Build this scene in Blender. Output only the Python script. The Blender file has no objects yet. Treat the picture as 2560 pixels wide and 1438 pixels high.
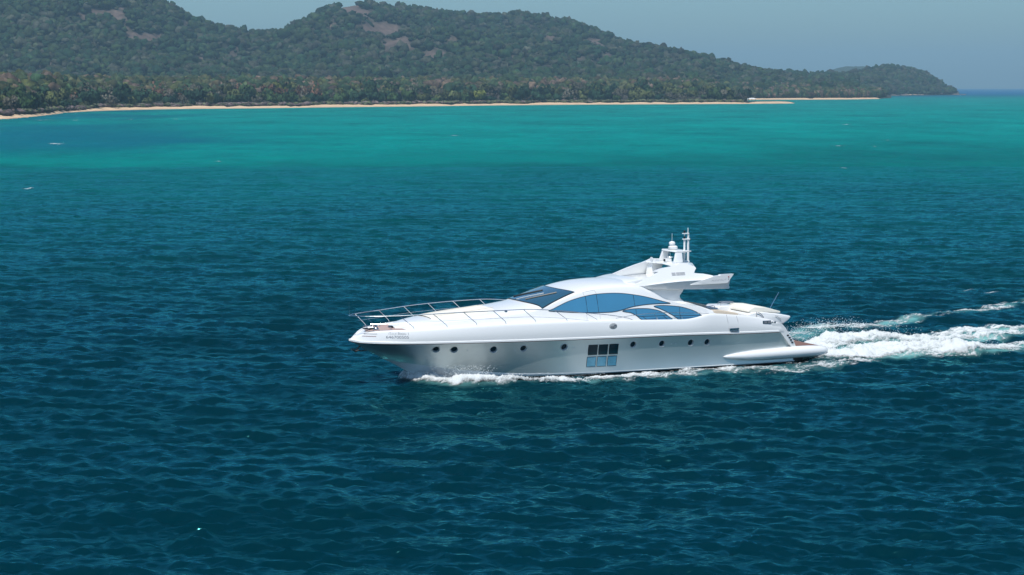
import bpy, bmesh, math, random
import numpy as np
from mathutils import Vector, Matrix
from mathutils.geometry import delaunay_2d_cdt

# ------------------------------------------------------------------ camera, sky, sun, exposure
scene = bpy.context.scene
COL = scene.collection
CAM_H = 17.2
PITCH = math.radians(5.755)
cam_d = bpy.data.cameras.new('camera')
cam_d.sensor_width = 36.0
cam_d.lens = 36.0 * 4987.0 / 2560.0
cam_d.clip_start = 1.0
cam_d.clip_end = 60000.0
cam = bpy.data.objects.new('camera', cam_d)
COL.objects.link(cam)
cam.location = (0, 0, CAM_H)
cam.rotation_euler = (math.pi / 2 - PITCH, 0, 0)
scene.camera = cam

SUN_DIR = Vector((-0.20, -0.72, 0.0)).normalized()
SUN_EL = math.radians(63)
sun_vec = Vector((SUN_DIR.x * math.cos(SUN_EL), SUN_DIR.y * math.cos(SUN_EL), math.sin(SUN_EL)))
world = bpy.data.worlds.new("World")
scene.world = world
world.use_nodes = True
wn = world.node_tree
wn.nodes.clear()
w_out = wn.nodes.new('ShaderNodeOutputWorld')
w_bg = wn.nodes.new('ShaderNodeBackground')
w_sky = wn.nodes.new('ShaderNodeTexSky')
w_sky.sky_type = 'NISHITA'
w_sky.sun_disc = False
w_sky.sun_elevation = SUN_EL
w_sky.sun_rotation = math.atan2(sun_vec.x, sun_vec.y)
w_sky.air_density = 1.0
w_sky.dust_density = 1.2
w_sky.ozone_density = 2.0
w_tint = wn.nodes.new('ShaderNodeMix')
w_tint.data_type = 'RGBA'
w_tint.blend_type = 'MULTIPLY'
w_tint.inputs['Factor'].default_value = 1.0
w_tint.inputs['B'].default_value = (0.57, 0.83, 1.0, 1)
wn.links.new(w_sky.outputs[0], w_tint.inputs['A'])
wn.links.new(w_tint.outputs['Result'], w_bg.inputs['Color'])
w_bg.inputs['Strength'].default_value = 0.105
wn.links.new(w_bg.outputs[0], w_out.inputs['Surface'])

sun_d = bpy.data.lights.new('sun', 'SUN')
sun_d.energy = 4.0
sun_d.angle = math.radians(0.53)
sun_d.color = (1.0, 0.965, 0.91)
sun = bpy.data.objects.new('sun', sun_d)
COL.objects.link(sun)
sun.rotation_euler = sun_vec.to_track_quat('Z', 'Y').to_euler()

scene.view_settings.view_transform = 'Standard'
scene.view_settings.look = 'None'
scene.view_settings.exposure = 0.15
scene.view_settings.gamma = 1.0
scene.cycles.max_bounces = 6
scene.cycles.transparent_max_bounces = 12
scene.cycles.volume_bounces = 0
scene.cycles.caustics_reflective = False
scene.cycles.caustics_refractive = False

random.seed(7)
rng = np.random.default_rng(11)

# ------------------------------------------------------------------ helpers
def mat(name):
    m = bpy.data.materials.new(name)
    m.use_nodes = True
    return m, m.node_tree, m.node_tree.nodes['Principled BSDF']

def simple(name, col, rough=0.5, metal=0.0, coat=0.0, var=0.06, vscale=3.0, bump=0.0, ior=1.45):
    """principled material with a little procedural variation of tone"""
    m, nt, b = mat(name)
    tc = nt.nodes.new('ShaderNodeTexCoord')
    nz = nt.nodes.new('ShaderNodeTexNoise')
    nz.inputs['Scale'].default_value = vscale
    nz.inputs['Detail'].default_value = 4
    nt.links.new(tc.outputs['Object'], nz.inputs['Vector'])
    mx = nt.nodes.new('ShaderNodeMix')
    mx.data_type = 'RGBA'
    mx.inputs['A'].default_value = (*[c * (1 - var) for c in col], 1)
    mx.inputs['B'].default_value = (*[min(1, c * (1 + var)) for c in col], 1)
    nt.links.new(nz.outputs[0], mx.inputs['Factor'])
    nt.links.new(mx.outputs['Result'], b.inputs['Base Color'])
    b.inputs['Roughness'].default_value = rough
    b.inputs['Metallic'].default_value = metal
    b.inputs['Coat Weight'].default_value = coat
    b.inputs['Coat Roughness'].default_value = 0.06
    b.inputs['IOR'].default_value = ior
    if bump:
        bp = nt.nodes.new('ShaderNodeBump')
        bp.inputs['Strength'].default_value = bump
        nt.links.new(nz.outputs[0], bp.inputs['Height'])
        nt.links.new(bp.outputs[0], b.inputs['Normal'])
    return m

def mesh_np(name, V, Fq=None, Ft=None, attrs=None, smooth=False):
    """mesh from numpy arrays: quads Fq (n,4), tris Ft (n,3)"""
    me = bpy.data.meshes.new(name)
    V = np.asarray(V, dtype=np.float32)
    nq = 0 if Fq is None else len(Fq)
    ntr = 0 if Ft is None else len(Ft)
    me.vertices.add(len(V))
    me.vertices.foreach_set('co', V.ravel())
    loops = []
    if nq: loops.append(np.asarray(Fq, dtype=np.int32).ravel())
    if ntr: loops.append(np.asarray(Ft, dtype=np.int32).ravel())
    L = np.concatenate(loops)
    me.loops.add(len(L))
    me.loops.foreach_set('vertex_index', L)
    start = np.concatenate([np.arange(nq, dtype=np.int32) * 4, nq * 4 + np.arange(ntr, dtype=np.int32) * 3])
    me.polygons.add(nq + ntr)
    me.polygons.foreach_set('loop_start', start.astype(np.int32))
    me.update(calc_edges=True)
    if smooth:
        me.polygons.foreach_set('use_smooth', np.ones(nq + ntr, dtype=bool))
    for k, a in (attrs or {}).items():
        a = np.asarray(a, dtype=np.float32)
        if a.ndim == 1:
            at = me.attributes.new(k, 'FLOAT', 'POINT')
            at.data.foreach_set('value', a)
        else:
            at = me.attributes.new(k, 'FLOAT_COLOR', 'POINT')
            at.data.foreach_set('color', np.concatenate([a, np.ones((len(a), 1), np.float32)], 1).ravel())
    me.validate()
    return me

def link(name, me, m=None, parent=None):
    o = bpy.data.objects.new(name, me)
    COL.objects.link(o)
    if m is not None:
        me.materials.append(m)
    if parent is not None:
        o.parent = parent
    return o

def tag(o, label=None, cat=None, group=None, kind=None):
    if label: o['label'] = label
    if cat: o['category'] = cat
    if group: o['group'] = group
    if kind: o['kind'] = kind
    return o

def empty(name, loc=(0, 0, 0), rz=0.0):
    o = bpy.data.objects.new(name, None)
    o.empty_display_size = 0.5
    COL.objects.link(o)
    o.location = loc
    o.rotation_euler = (0, 0, rz)
    return o

class MB:
    """collects simple shapes, builds ONE mesh"""
    def __init__(self):
        self.v = []; self.f = []
    def add(self, vs, fs):
        n = len(self.v)
        self.v += [tuple(v) for v in vs]
        self.f += [tuple(i + n for i in f) for f in fs]
        return self
    def box(self, c, s, rz=0.0, ry=0.0):
        vs = []
        R = Matrix.Rotation(rz, 3, 'Z') @ Matrix.Rotation(ry, 3, 'Y')
        for x in (-1, 1):
            for y in (-1, 1):
                for z in (-1, 1):
                    p = R @ Vector((x * s[0] / 2, y * s[1] / 2, z * s[2] / 2))
                    vs.append((c[0] + p.x, c[1] + p.y, c[2] + p.z))
        return self.add(vs, [(0, 1, 3, 2), (4, 6, 7, 5), (0, 4, 5, 1), (2, 3, 7, 6), (0, 2, 6, 4), (1, 5, 7, 3)])
    def tube(self, pts, r, n=6, cap=True, closed=False):
        pts = [Vector(p) for p in pts]
        rs = r if isinstance(r, (list, tuple)) else [r] * len(pts)
        base = len(self.v)
        m = len(pts)
        up = Vector((0, 0, 1))
        for i, p in enumerate(pts):
            if closed:
                d = pts[(i + 1) % m] - pts[i - 1]
            else:
                d = pts[min(i + 1, m - 1)] - pts[max(i - 1, 0)]
            if d.length < 1e-9: d = Vector((1, 0, 0))
            d.normalize()
            a = up if abs(d.z) < 0.95 else Vector((0, 1, 0))
            u = d.cross(a).normalized(); w = u.cross(d)
            for k in range(n):
                t = 2 * math.pi * k / n
                self.v.append(tuple(p + rs[i] * (math.cos(t) * u + math.sin(t) * w)))
        for i in range(m if closed else m - 1):
            j = (i + 1) % m
            for k in range(n):
                k2 = (k + 1) % n
                self.f.append((base + i * n + k, base + i * n + k2, base + j * n + k2, base + j * n + k))
        if cap and not closed:
            self.f.append(tuple(base + k for k in range(n))[::-1])
            self.f.append(tuple(base + (m - 1) * n + k for k in range(n)))
        return self
    def lathe(self, c, prof, n=16, axis='z', sx=1.0, sy=1.0):
        base = len(self.v)
        for (r, h) in prof:
            for k in range(n):
                t = 2 * math.pi * k / n
                a, b = r * math.cos(t) * sx, r * math.sin(t) * sy
                if axis == 'z': p = (c[0] + a, c[1] + b, c[2] + h)
                elif axis == 'x': p = (c[0] + h, c[1] + a, c[2] + b)
                else: p = (c[0] + a, c[1] + h, c[2] + b)
                self.v.append(p)
        for i in range(len(prof) - 1):
            for k in range(n):
                k2 = (k + 1) % n
                self.f.append((base + i * n + k, base + i * n + k2, base + (i + 1) * n + k2, base + (i + 1) * n + k))
        self.f.append(tuple(base + k for k in range(n))[::-1])
        self.f.append(tuple(base + (len(prof) - 1) * n + k for k in range(n)))
        return self
    def prism(self, prof, y0, y1):
        """profile in (x,z) extruded from y0 to y1"""
        n = len(prof)
        vs = [(x, y0, z) for x, z in prof] + [(x, y1, z) for x, z in prof]
        fs = [tuple(range(n)), tuple(range(2 * n - 1, n - 1, -1))]
        for i in range(n):
            j = (i + 1) % n
            fs.append((i, i + n, j + n, j))
        return self.add(vs, fs)
    def build(self, name, m, parent=None, smooth=False, bevel=0.0, angle=40):
        me = bpy.data.meshes.new(name)
        me.from_pydata(self.v, [], self.f)
        bm = bmesh.new(); bm.from_mesh(me)
        bmesh.ops.recalc_face_normals(bm, faces=bm.faces)
        if bevel:
            es = [e for e in bm.edges if len(e.link_faces) == 2 and e.calc_face_angle(0) > 0.5]
            bmesh.ops.bevel(bm, geom=es, offset=bevel, segments=3, affect='EDGES', profile=0.5)
        bm.to_mesh(me); bm.free()
        o = link(name, me, m, parent)
        if smooth:
            for p in me.polygons: p.use_smooth = True
            me.set_sharp_from_angle(angle=math.radians(angle))
        return o

def pchip(xs, ys):
    xs = np.asarray(xs, float); ys = np.asarray(ys, float)
    h = np.diff(xs); d = np.diff(ys) / h
    m = np.zeros(len(xs))
    m[0] = d[0]; m[-1] = d[-1]
    for i in range(1, len(xs) - 1):
        if d[i - 1] * d[i] > 0:
            w1 = 2 * h[i] + h[i - 1]; w2 = h[i] + 2 * h[i - 1]
            m[i] = (w1 + w2) / (w1 / d[i - 1] + w2 / d[i])
    def f(x):
        x = np.clip(np.asarray(x, float), xs[0], xs[-1])
        k = np.clip(np.searchsorted(xs, x) - 1, 0, len(xs) - 2)
        t = (x - xs[k]) / h[k]
        return ((1 + 2 * t) * (1 - t) ** 2 * ys[k] + t * (1 - t) ** 2 * h[k] * m[k]
                + t * t * (3 - 2 * t) * ys[k + 1] + t * t * (t - 1) * h[k] * m[k + 1])
    return f

def table(*pts):
    return pchip([p[0] for p in pts], [p[1] for p in pts])

def sstep(a, b, x):
    t = np.clip((x - a) / (b - a), 0, 1)
    return t * t * (3 - 2 * t)

# ------------------------------------------------------------------ tileable random fields
def fractal_tile(n, beta, seed, kmin=2.0, aniso=1.0):
    r = np.random.default_rng(seed)
    kx = np.fft.fftfreq(n)[:, None] * n
    ky = np.fft.fftfreq(n)[None, :] * n
    k = np.sqrt((kx * aniso) ** 2 + ky ** 2)
    amp = np.where(k >= kmin, 1.0 / np.maximum(k, 1e-6) ** beta, 0)
    f = np.fft.ifft2(amp * np.exp(2j * np.pi * r.random((n, n)))).real
    f = (f - f.mean()) / f.std()
    rank = np.argsort(np.argsort(f.ravel())).reshape(n, n) / (n * n)
    return f.astype(np.float32), rank.astype(np.float32)

def sample(tile, u, v):
    """bilinear, u/v in tile units (1 = one tile)"""
    n = tile.shape[0]
    a = (u % 1.0) * n; b = (v % 1.0) * n
    i = np.floor(a).astype(np.int64); j = np.floor(b).astype(np.int64)
    fa = a - i; fb = b - j
    i0 = i % n; i1 = (i + 1) % n; j0 = j % n; j1 = (j + 1) % n
    return (tile[i0, j0] * (1 - fa) * (1 - fb) + tile[i1, j0] * fa * (1 - fb)
            + tile[i0, j1] * (1 - fa) * fb + tile[i1, j1] * fa * fb)

N_A, N_A_R = fractal_tile(512, 1.55, 1)
N_B, N_B_R = fractal_tile(512, 1.25, 2)

def ocean_tile(L, n, V, wind, lam_min, seed):
    g = 9.81
    r = np.random.default_rng(seed)
    k1 = np.fft.fftfreq(n, d=L / n) * 2 * np.pi
    kx, ky = np.meshgrid(k1, k1, indexing='ij')
    k = np.sqrt(kx ** 2 + ky ** 2); k[0, 0] = 1
    Lw = V * V / g
    cosw = (kx * math.cos(wind) + ky * math.sin(wind)) / k
    P = np.exp(-1 / (k * Lw) ** 2) / k ** 4 * (0.10 + 0.90 * cosw ** 4)
    P *= np.exp(-(k * lam_min / (2 * np.pi)) ** 2)
    P[0, 0] = 0
    h = np.fft.ifft2(np.sqrt(P) * (r.normal(size=(n, n)) + 1j * r.normal(size=(n, n)))).real
    return h, P.sum()

WIND = math.radians(78)
SEA_RMS = 0.088
def sea_levels(L, n, V, seed, rms):
    out = []
    ref = None
    for lm in (0.45, 1.1, 2.4):
        h, _ = ocean_tile(L, n, V, WIND, lm, seed)
        if ref is None: ref = h.std()
        out.append((h / ref * rms).astype(np.float32))
    return out
SEA1 = sea_levels(128.0, 1024, 2.2, 3, SEA_RMS * 0.80)
SWELL = sea_levels(410.0, 512, 4.3, 9, 0.075)[2]
SEA2 = sea_levels(47.0, 512, 1.5, 4, SEA_RMS * 0.40)
C33, S33 = math.cos(0.3), math.sin(0.3)
def sea_height(X, Y, spacing):
    h0 = sea_raw(X, Y, np.maximum(spacing, .55))
    return sea_raw(X, Y + 3.4 * h0, spacing)      # crests lean over towards the lee, steeper fronts
def sea_raw(X, Y, spacing):
    """wave height; spacing = mesh spacing there, filters out what it cannot hold"""
    lv = np.clip(np.log2(np.maximum(spacing, 0.12) / 0.12) / 1.5, 0, 2.999)
    fade = 1 - sstep(0.75, 1.6, spacing)
    i = np.floor(lv).astype(int); f = lv - i
    res = np.zeros_like(X)
    u, v = X / 128.0, Y / 128.0
    u2, v2 = (X * C33 - Y * S33) / 47.0, (X * S33 + Y * C33) / 47.0
    H = [sample(SEA1[q], u, v) + sample(SEA2[q], u2, v2) for q in range(3)]
    for q in range(3):
        w = np.where(i == q, 1 - f, 0) + np.where((i + 1 == q) & (q < 3), f, 0)
        if q == 2: w = w + np.where(i >= 2, f, 0)
        res += w * H[q]
    res = res + 0.5 * res * np.abs(res)      # peaked crests, flatter troughs
    return res * fade + sample(SWELL, X / 410.0, Y / 410.0) * (1 + 1.2 * sstep(1.0, 3.0, spacing)) * (1 - sstep(5.0, 9.0, spacing))

# ------------------------------------------------------------------ the yacht's place on the water
YO = Vector((-9.408, 114.379, 0.0))
PSI = math.radians(25.0)
CP, SP = math.cos(PSI), math.sin(PSI)
def to_boat(X, Y):
    a, b = X - YO.x, Y - YO.y
    return a * CP + b * SP, -a * SP + b * CP
def to_world(x, y):
    return YO.x + x * CP - y * SP, YO.y + x * SP + y * CP

hull_wl = table((3.8, 0.05), (5, 0.8), (6.6, 1.7), (9.5, 2.55), (13.8, 3.0), (20, 3.1), (28.2, 3.05))

def strip(x, y, pts):
    """value 1 on the line falling to 0 at its half width; pts = (x, y, half width, strength)"""
    best = np.zeros_like(x)
    for (x0, y0, w0, s0), (x1, y1, w1, s1) in zip(pts[:-1], pts[1:]):
        dx, dy = x1 - x0, y1 - y0
        t = np.clip(((x - x0) * dx + (y - y0) * dy) / (dx * dx + dy * dy), 0, 1)
        d = np.hypot(x - x0 - t * dx, y - y0 - t * dy) / (w0 + (w1 - w0) * t)
        best = np.maximum(best, (s0 + (s1 - s0) * t) * np.clip(1.15 - d ** 1.6, 0, 1))
    return best

NEAR_BOW = [(3.5, .1, .5, 1.0), (4.2, -1.0, .9, 1.35), (5.2, -2.2, .95, 1.35), (6.6, -3.25, .85, 1.2), (8, -4.1, .68, 1.1), (9.5, -4.5, .6, 1.05), (12, -4.9, .62, .95),
            (15, -5.2, 1.1, .9), (18, -4.8, 1.2, .8), (21, -4.4, 1.1, .72), (24, -4.6, 1.3, .72), (26.5, -5.2, 1.4, .75),
            (29.7, -4.8, 1.2, .72), (33, -4.6, .9, .6)]
FAR_BOW = [(4.0, 0.3, .5, .9), (6.6, 3.0, .8, 1.), (12, 4.8, 1., .9), (20, 5.2, 1.2, .7), (28, 5.6, 1.2, .7)]
WASH = [(30.4, .3, 2.3, 1.2), (33.5, 1.5, 2.1, 1.25), (36, 2.7, 2.0, 1.25), (38.3, 2.5, 1.5, 1.15), (40.3, .7, 1.0, 1.05), (43, 1.0, 1.9, .95),
        (45.7, 2.4, 2.5, .88), (48.4, 3.6, 2.9, .86), (51, 3.4, 2.2, .84), (54, 4.1, 2.3, .80), (60, 5.6, 2.5, .74), (68, 7.6, 2.7, .7)]
RIDGE = [(30.2, -2.9, 1.2, .9), (32, -2.5, 1.8, 1.1), (34.5, -2.1, 2.0, 1.1), (36.4, -2.4, 2.4, 1.1), (38.5, -3.0, 2.4, 1.1), (40.4, -4.0, 1.8, 1.1), (41.8, -4.5, 1.2, 1.0),
         (44.4, -4.4, 1.3, .80), (48, -3.6, 1.4, .60), (54, -2.8, 1.5, .52), (62, -1.5, 1.7, .48)]
FARW = [(33.2, 5.6, .9, .56), (36, 7.8, 1.6, .58), (39.2, 10.2, 1.9, .58), (42, 10.0, 1.5, .52), (46, 11.4, 1.2, .52), (50, 13.2, 1.0, .52),
        (54, 13.9, .9, .48), (60, 17, 1.0, .46), (70, 22, 1.1, .42)]

def foam_field(x, y):
    f = strip(x, y, NEAR_BOW)
    for p in (FAR_BOW, WASH, RIDGE, FARW):
        f = np.maximum(f, strip(x, y, p))
    return f

def wake_lift(x, y):
    l = 0.22 * strip(x, y, [(a, b, c * 1.3, d) for a, b, c, d in NEAR_BOW]) * (1 - 0.5 * sstep(10, 20, x))
    l = l + 0.2 * strip(x, y, [(a, b, c * 1.3, d) for a, b, c, d in FAR_BOW])
    l = l + 0.42 * strip(x, y, [(a, b, c * 1.2, d) for a, b, c, d in WASH]) * (1 - .55 * sstep(40, 55, x)) * sstep(31, 35, x)
    l = l + 0.30 * strip(x, y, RIDGE) * (1 - .5 * sstep(42, 55, x))
    l = l + 0.55 * strip(x, y, [(a, b, c * 1.1, d) for a, b, c, d in FARW]) * (1 - .7 * sstep(40, 48, x))
    # hollow water beside the hull and just behind the transom
    inside = (x > 5.5) & (x < 30.6) & (np.abs(y) < hull_wl(x) - 0.25)
    return np.where(inside, -0.35, l)

def water_z(X, Y, spacing):
    z = sea_height(X, Y, spacing)
    x, y = to_boat(X, Y)
    near = (x > -2) & (x < 80) & (np.abs(y) < 30)
    if near.any():
        d = np.where(near, 1 - 0.55 * np.clip(strip(x, y, [(3, 0, 4.5, 1.), (31, 0, 5.5, 1.)]), 0, 1), 1)
        z = z * d + np.where(near, wake_lift(x, y), 0)
    return z

# ------------------------------------------------------------------ water
SEA_EDGE = 15000.0
ys = [-2600.0, -1500., -900., -520., -260.0, -150., -90., -50., -20., 0., 15., 28., 38., 46.]
y = 52.0
while y < 430: ys.append(y); y *= 1.0021
while y < 1300: ys.append(y); y *= 1.004
while y < SEA_EDGE: ys.append(y); y *= 1.02
ys.append(SEA_EDGE)
ys = np.array(ys)
NC = 720
ts = np.linspace(-0.40, 0.40, NC)
YY = np.repeat(ys[:, None], NC, 1)
XX = np.maximum(YY, 52.0) * ts[None, :]
edge = 1 + 9 * np.clip((np.abs(ts) - .385) / .015, 0, 1)     # outermost columns run far out to the sides
XX = XX * edge[None, :]
XX = np.where(YY < 52, XX * (1 + (52 - YY) / 60.0), XX)
for c_, f_ in ((0, -1), (1, -.12), (-2, .12), (-1, 1)):     # rim columns reach the sides of the sea
    XX[:, c_] = np.sign(f_) * np.maximum(abs(f_) * 9300, np.abs(XX[:, c_]))
spc = np.maximum(np.gradient(ys)[:, None] * np.ones((1, NC)), np.abs(np.gradient(XX, axis=1))) * 0.75
Xf, Yf, Sf = XX.ravel(), YY.ravel(), spc.ravel()
Zf = water_z(Xf, Yf, Sf)
Zf = np.where((Yf < 50) | (np.abs(Xf) > 1100), 0.0, Zf)

# what lies under the water: sandy shallows towards the island, a dark reef, deep blue offshore
tt = Xf / np.maximum(Yf, 1)
pn = sample(N_A, Xf / 900.0, Yf / 2600.0)
pn2 = sample(N_A, Xf / 260.0 + .3, Yf / 700.0 + .7)
invd = 17.2 * 4987.0 / np.maximum(Yf, 40.0) + pn * 7 + pn2 * 4       # metres of water thin out with distance
pn3 = sample(N_B, Xf / 330.0, Yf / 520.0)
shoal = 0.30 * (1 - sstep(170, 620, invd)) + 0.30 * (1 - sstep(140, 330, invd)) + 0.40 * (1 - sstep(145, 215, invd + 40 * sstep(-.15, .1, tt)))
shoal = shoal * (1 + .10 * pn3 + .06 * sample(N_B, Xf / 140. + .6, Yf / 420.))
shoal = np.maximum(shoal, 0.95 * np.exp(-((invd - 185 - 8 * pn2) / 20) ** 2) * (1 - sstep(-.16, -.06, tt)))
shoal = np.maximum(shoal, 0.82 * np.exp(-((invd - 165 - 9 * pn2) / 26) ** 2) * (1 - sstep(.02, .14, tt)))
reef = np.exp(-((invd - 128) / 32) ** 2) * (1 - sstep(-.21, -.10, tt + .015 * pn2))
reef = np.maximum(reef, .8 * np.exp(-((invd - 68) / 10) ** 2) * (1 - sstep(-.19, -.13, tt)))
shoal = shoal * (1 - 0.62 * np.clip(reef, 0, 1))
offs = np.maximum(sstep(2500, 5200, Yf) * sstep(.14, .20, tt), sstep(3600, 6500, Yf))
shoal = shoal * (1 - offs)
DEEP = np.array([0.0, 0.0205, 0.0305]); TURQ = np.array([0.0, 0.180, 0.160]); REEF = np.array([0.004, 0.12, 0.185]); OFF = np.array([0.0, 0.075, 0.20])
bot = DEEP[None] * (1 - shoal[:, None]) + TURQ[None] * shoal[:, None]
bot = bot * (1 - 0.6 * np.clip(reef, 0, 1)[:, None]) + REEF[None] * 0.6 * np.clip(reef, 0, 1)[:, None]
bot = bot * (1 - offs[:, None]) + OFF[None] * offs[:, None]
xb, yb = to_boat(Xf, Yf)
nearb = (xb > 0) & (xb < 90) & (np.abs(yb) < 30)
aer = np.zeros_like(Xf)
ff_ = foam_field(xb[nearb], yb[nearb])
aer[nearb] = np.clip(ff_ * 0.9 + 0.22 * sample(N_A, xb[nearb] / 22, yb[nearb] / 11) - .12, 0, 1) * np.clip(ff_ * 3, 0, 1)
aer[nearb] *= (0.35 + .65 * sstep(28, 33, xb[nearb]))
MILK = np.array([0.22, 0.56, 0.54])
bot = bot * (1 - .8 * aer[:, None]) + MILK[None] * .8 * aer[:, None]
far = sstep(0.25, 1.3, Sf)

R_, C_ = len(ys), NC
idx = np.arange(R_ * C_).reshape(R_, C_)
quads = np.stack([idx[:-1, :-1], idx[:-1, 1:], idx[1:, 1:], idx[1:, :-1]], -1).reshape(-1, 4)
w_me = mesh_np('water', np.stack([Xf, Yf, Zf], 1), quads, attrs={'bottom': bot, 'far': far}, smooth=True)

m_water, nt, bs = mat('sea_water')
nt.nodes.remove(bs)
N = nt.nodes.new; K = nt.links.new
out = nt.nodes['Material Output']
geo = N('ShaderNodeNewGeometry')
a_bot = N('ShaderNodeAttribute'); a_bot.attribute_name = 'bottom'
a_far = N('ShaderNodeAttribute'); a_far.attribute_name = 'far'
def ripple(scale, sx, sy, detail, rough=.6):
    mp = N('ShaderNodeMapping'); mp.inputs['Scale'].default_value = (sx, sy, 1); mp.inputs['Rotation'].default_value = (0, 0, -.3)
    K(geo.outputs['Position'], mp.inputs['Vector'])
    nz = N('ShaderNodeTexNoise'); nz.inputs['Scale'].default_value = scale
    nz.inputs['Detail'].default_value = detail; nz.inputs['Roughness'].default_value = rough
    nz.inputs['Distortion'].default_value = .4
    K(mp.outputs[0], nz.inputs['Vector'])
    return nz.outputs[0]
r_small = ripple(1.0, 1.0, 2.0, 2, .5)
r_mid = ripple(1.0, .26, .42, 5, .65)
r_big = ripple(1.0, .05, .085, 4, .65)
b1 = N('ShaderNodeBump'); b1.inputs['Distance'].default_value = .12; b1.inputs['Strength'].default_value = 1
K(r_small, b1.inputs['Height'])
b2 = N('ShaderNodeBump'); b2.inputs['Distance'].default_value = 2.6
K(r_mid, b2.inputs['Height']); K(a_far.outputs['Fac'], b2.inputs['Strength']); K(b1.outputs[0], b2.inputs['Normal'])
b3 = N('ShaderNodeBump'); b3.inputs['Distance'].default_value = 6.0; b3.inputs['Strength'].default_value = 1
K(r_big, b3.inputs['Height']); K(a_far.outputs['Fac'], b3.inputs['Strength']); K(b2.outputs[0], b3.inputs['Normal'])
fr = N('ShaderNodeFresnel'); fr.inputs['IOR'].default_value = 1.33
K(b3.outputs[0], fr.inputs['Normal'])
gl = N('ShaderNodeBsdfGlossy'); gl.inputs['Roughness'].default_value = .13
gl.inputs['Color'].default_value = (.14, .71, .76, 1)
K(b3.outputs[0], gl.inputs['Normal'])
df = N('ShaderNodeBsdfDiffuse')
nup = N('ShaderNodeCombineXYZ'); nup.inputs[2].default_value = 1
K(nup.outputs[0], df.inputs['Normal']); K(a_bot.outputs['Color'], df.inputs['Color'])
mxs = N('ShaderNodeMixShader')
wind = ripple(1.0, .07, .10, 3, .6)
wm = N('ShaderNodeMapRange'); wm.inputs['From Min'].default_value = .3; wm.inputs['From Max'].default_value = .7
wm.inputs['To Min'].default_value = .40; wm.inputs['To Max'].default_value = 1.25
K(wind, wm.inputs['Value'])
wf_ = N('ShaderNodeMath'); wf_.operation = 'MULTIPLY'; K(fr.outputs[0], wf_.inputs[0]); K(wm.outputs[0], wf_.inputs[1])
wc2 = N('ShaderNodeMath'); wc2.operation = 'MINIMUM'; wc2.inputs[1].default_value = .62; K(wf_.outputs[0], wc2.inputs[0])
K(wc2.outputs[0], mxs.inputs[0]); K(df.outputs[0], mxs.inputs[1]); K(gl.outputs[0], mxs.inputs[2])
K(mxs.outputs[0], out.inputs['Surface'])
water = link('water', w_me, m_water)
tag(water, kind='structure')

# ------------------------------------------------------------------ island: hills, beach
SHORE = table((-.60, 800), (-.40, 900), (-.2557, 1055), (-.2437, 1110), (-.2299, 1222), (-.2197, 1337), (-.1957, 1451), (-.1658, 1530), (-.1238, 1587),
              (-.0858, 1664), (-.0559, 1715), (.004, 1845), (.0439, 1907), (.0838, 1951), (.1238, 1997), (.1467, 2045), (.2, 2100))
SHORE2 = table((.09, 2480), (.1138, 2532), (.1338, 2590), (.1637, 2650), (.1867, 2781), (.2, 2900))
SHORE3 = table((.165, 3300), (.1756, 3440), (.1936, 3760), (.2096, 3940), (.2195, 4040), (.225, 4060))
CREST_D = table((-.6, 2900), (-.26, 3000), (-.1, 3300), (0, 3500), (.1, 3600), (.15, 3800), (.18, 4100), (.2, 4300), (.212, 4260), (.2215, 4110))
SIL = [(-1600, 60), (-900, 10), (-400, -30), (-100, -55), (50, -75), (150, -80), (250, -62), (330, -30), (390, 0), (440, 20), (490, 50), (530, 62), (575, 71), (640, 81), (700, 79), (735, 62),
       (780, 42), (820, 22), (860, 10), (900, 4), (930, 8), (980, 15), (1040, 22), (1100, 29), (1150, 34), (1200, 39), (1240, 39), (1306, 33),
       (1333, 42), (1361, 40), (1400, 51), (1442, 58), (1489, 73), (1523, 84), (1548, 102), (1590, 114), (1617, 117), (1659, 127), (1701, 140),
       (1756, 147), (1812, 156), (1868, 167), (1896, 174), (1978, 182), (2052, 185), (2097, 184), (2140, 180), (2165, 174), (2216, 165), (2260, 169),
       (2299, 176), (2323, 189), (2349, 203), (2358, 218), (2380, 230), (2392, 240)]
SIL_T = np.array([(p[0] - 1280) / 5012.0 for p in SIL]); SIL_Y = np.array([p[1] for p in SIL], float)
def crest_z(t):
    y = np.interp(t, SIL_T, SIL_Y)
    return 17.2 + (216.4 - y) / 4987.0 * CREST_D(t) - 7.5 - 1.5 * sstep(1990, 3500, 0 * t)
HILL_END = .2216
def foot_d(t):
    f = 2450 + 0 * t
    f = np.where(t > .10, np.maximum(f, SHORE2(t) + 60), f)
    return np.where(t > .172, np.maximum(f, SHORE3(t) + 6), f)
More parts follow.
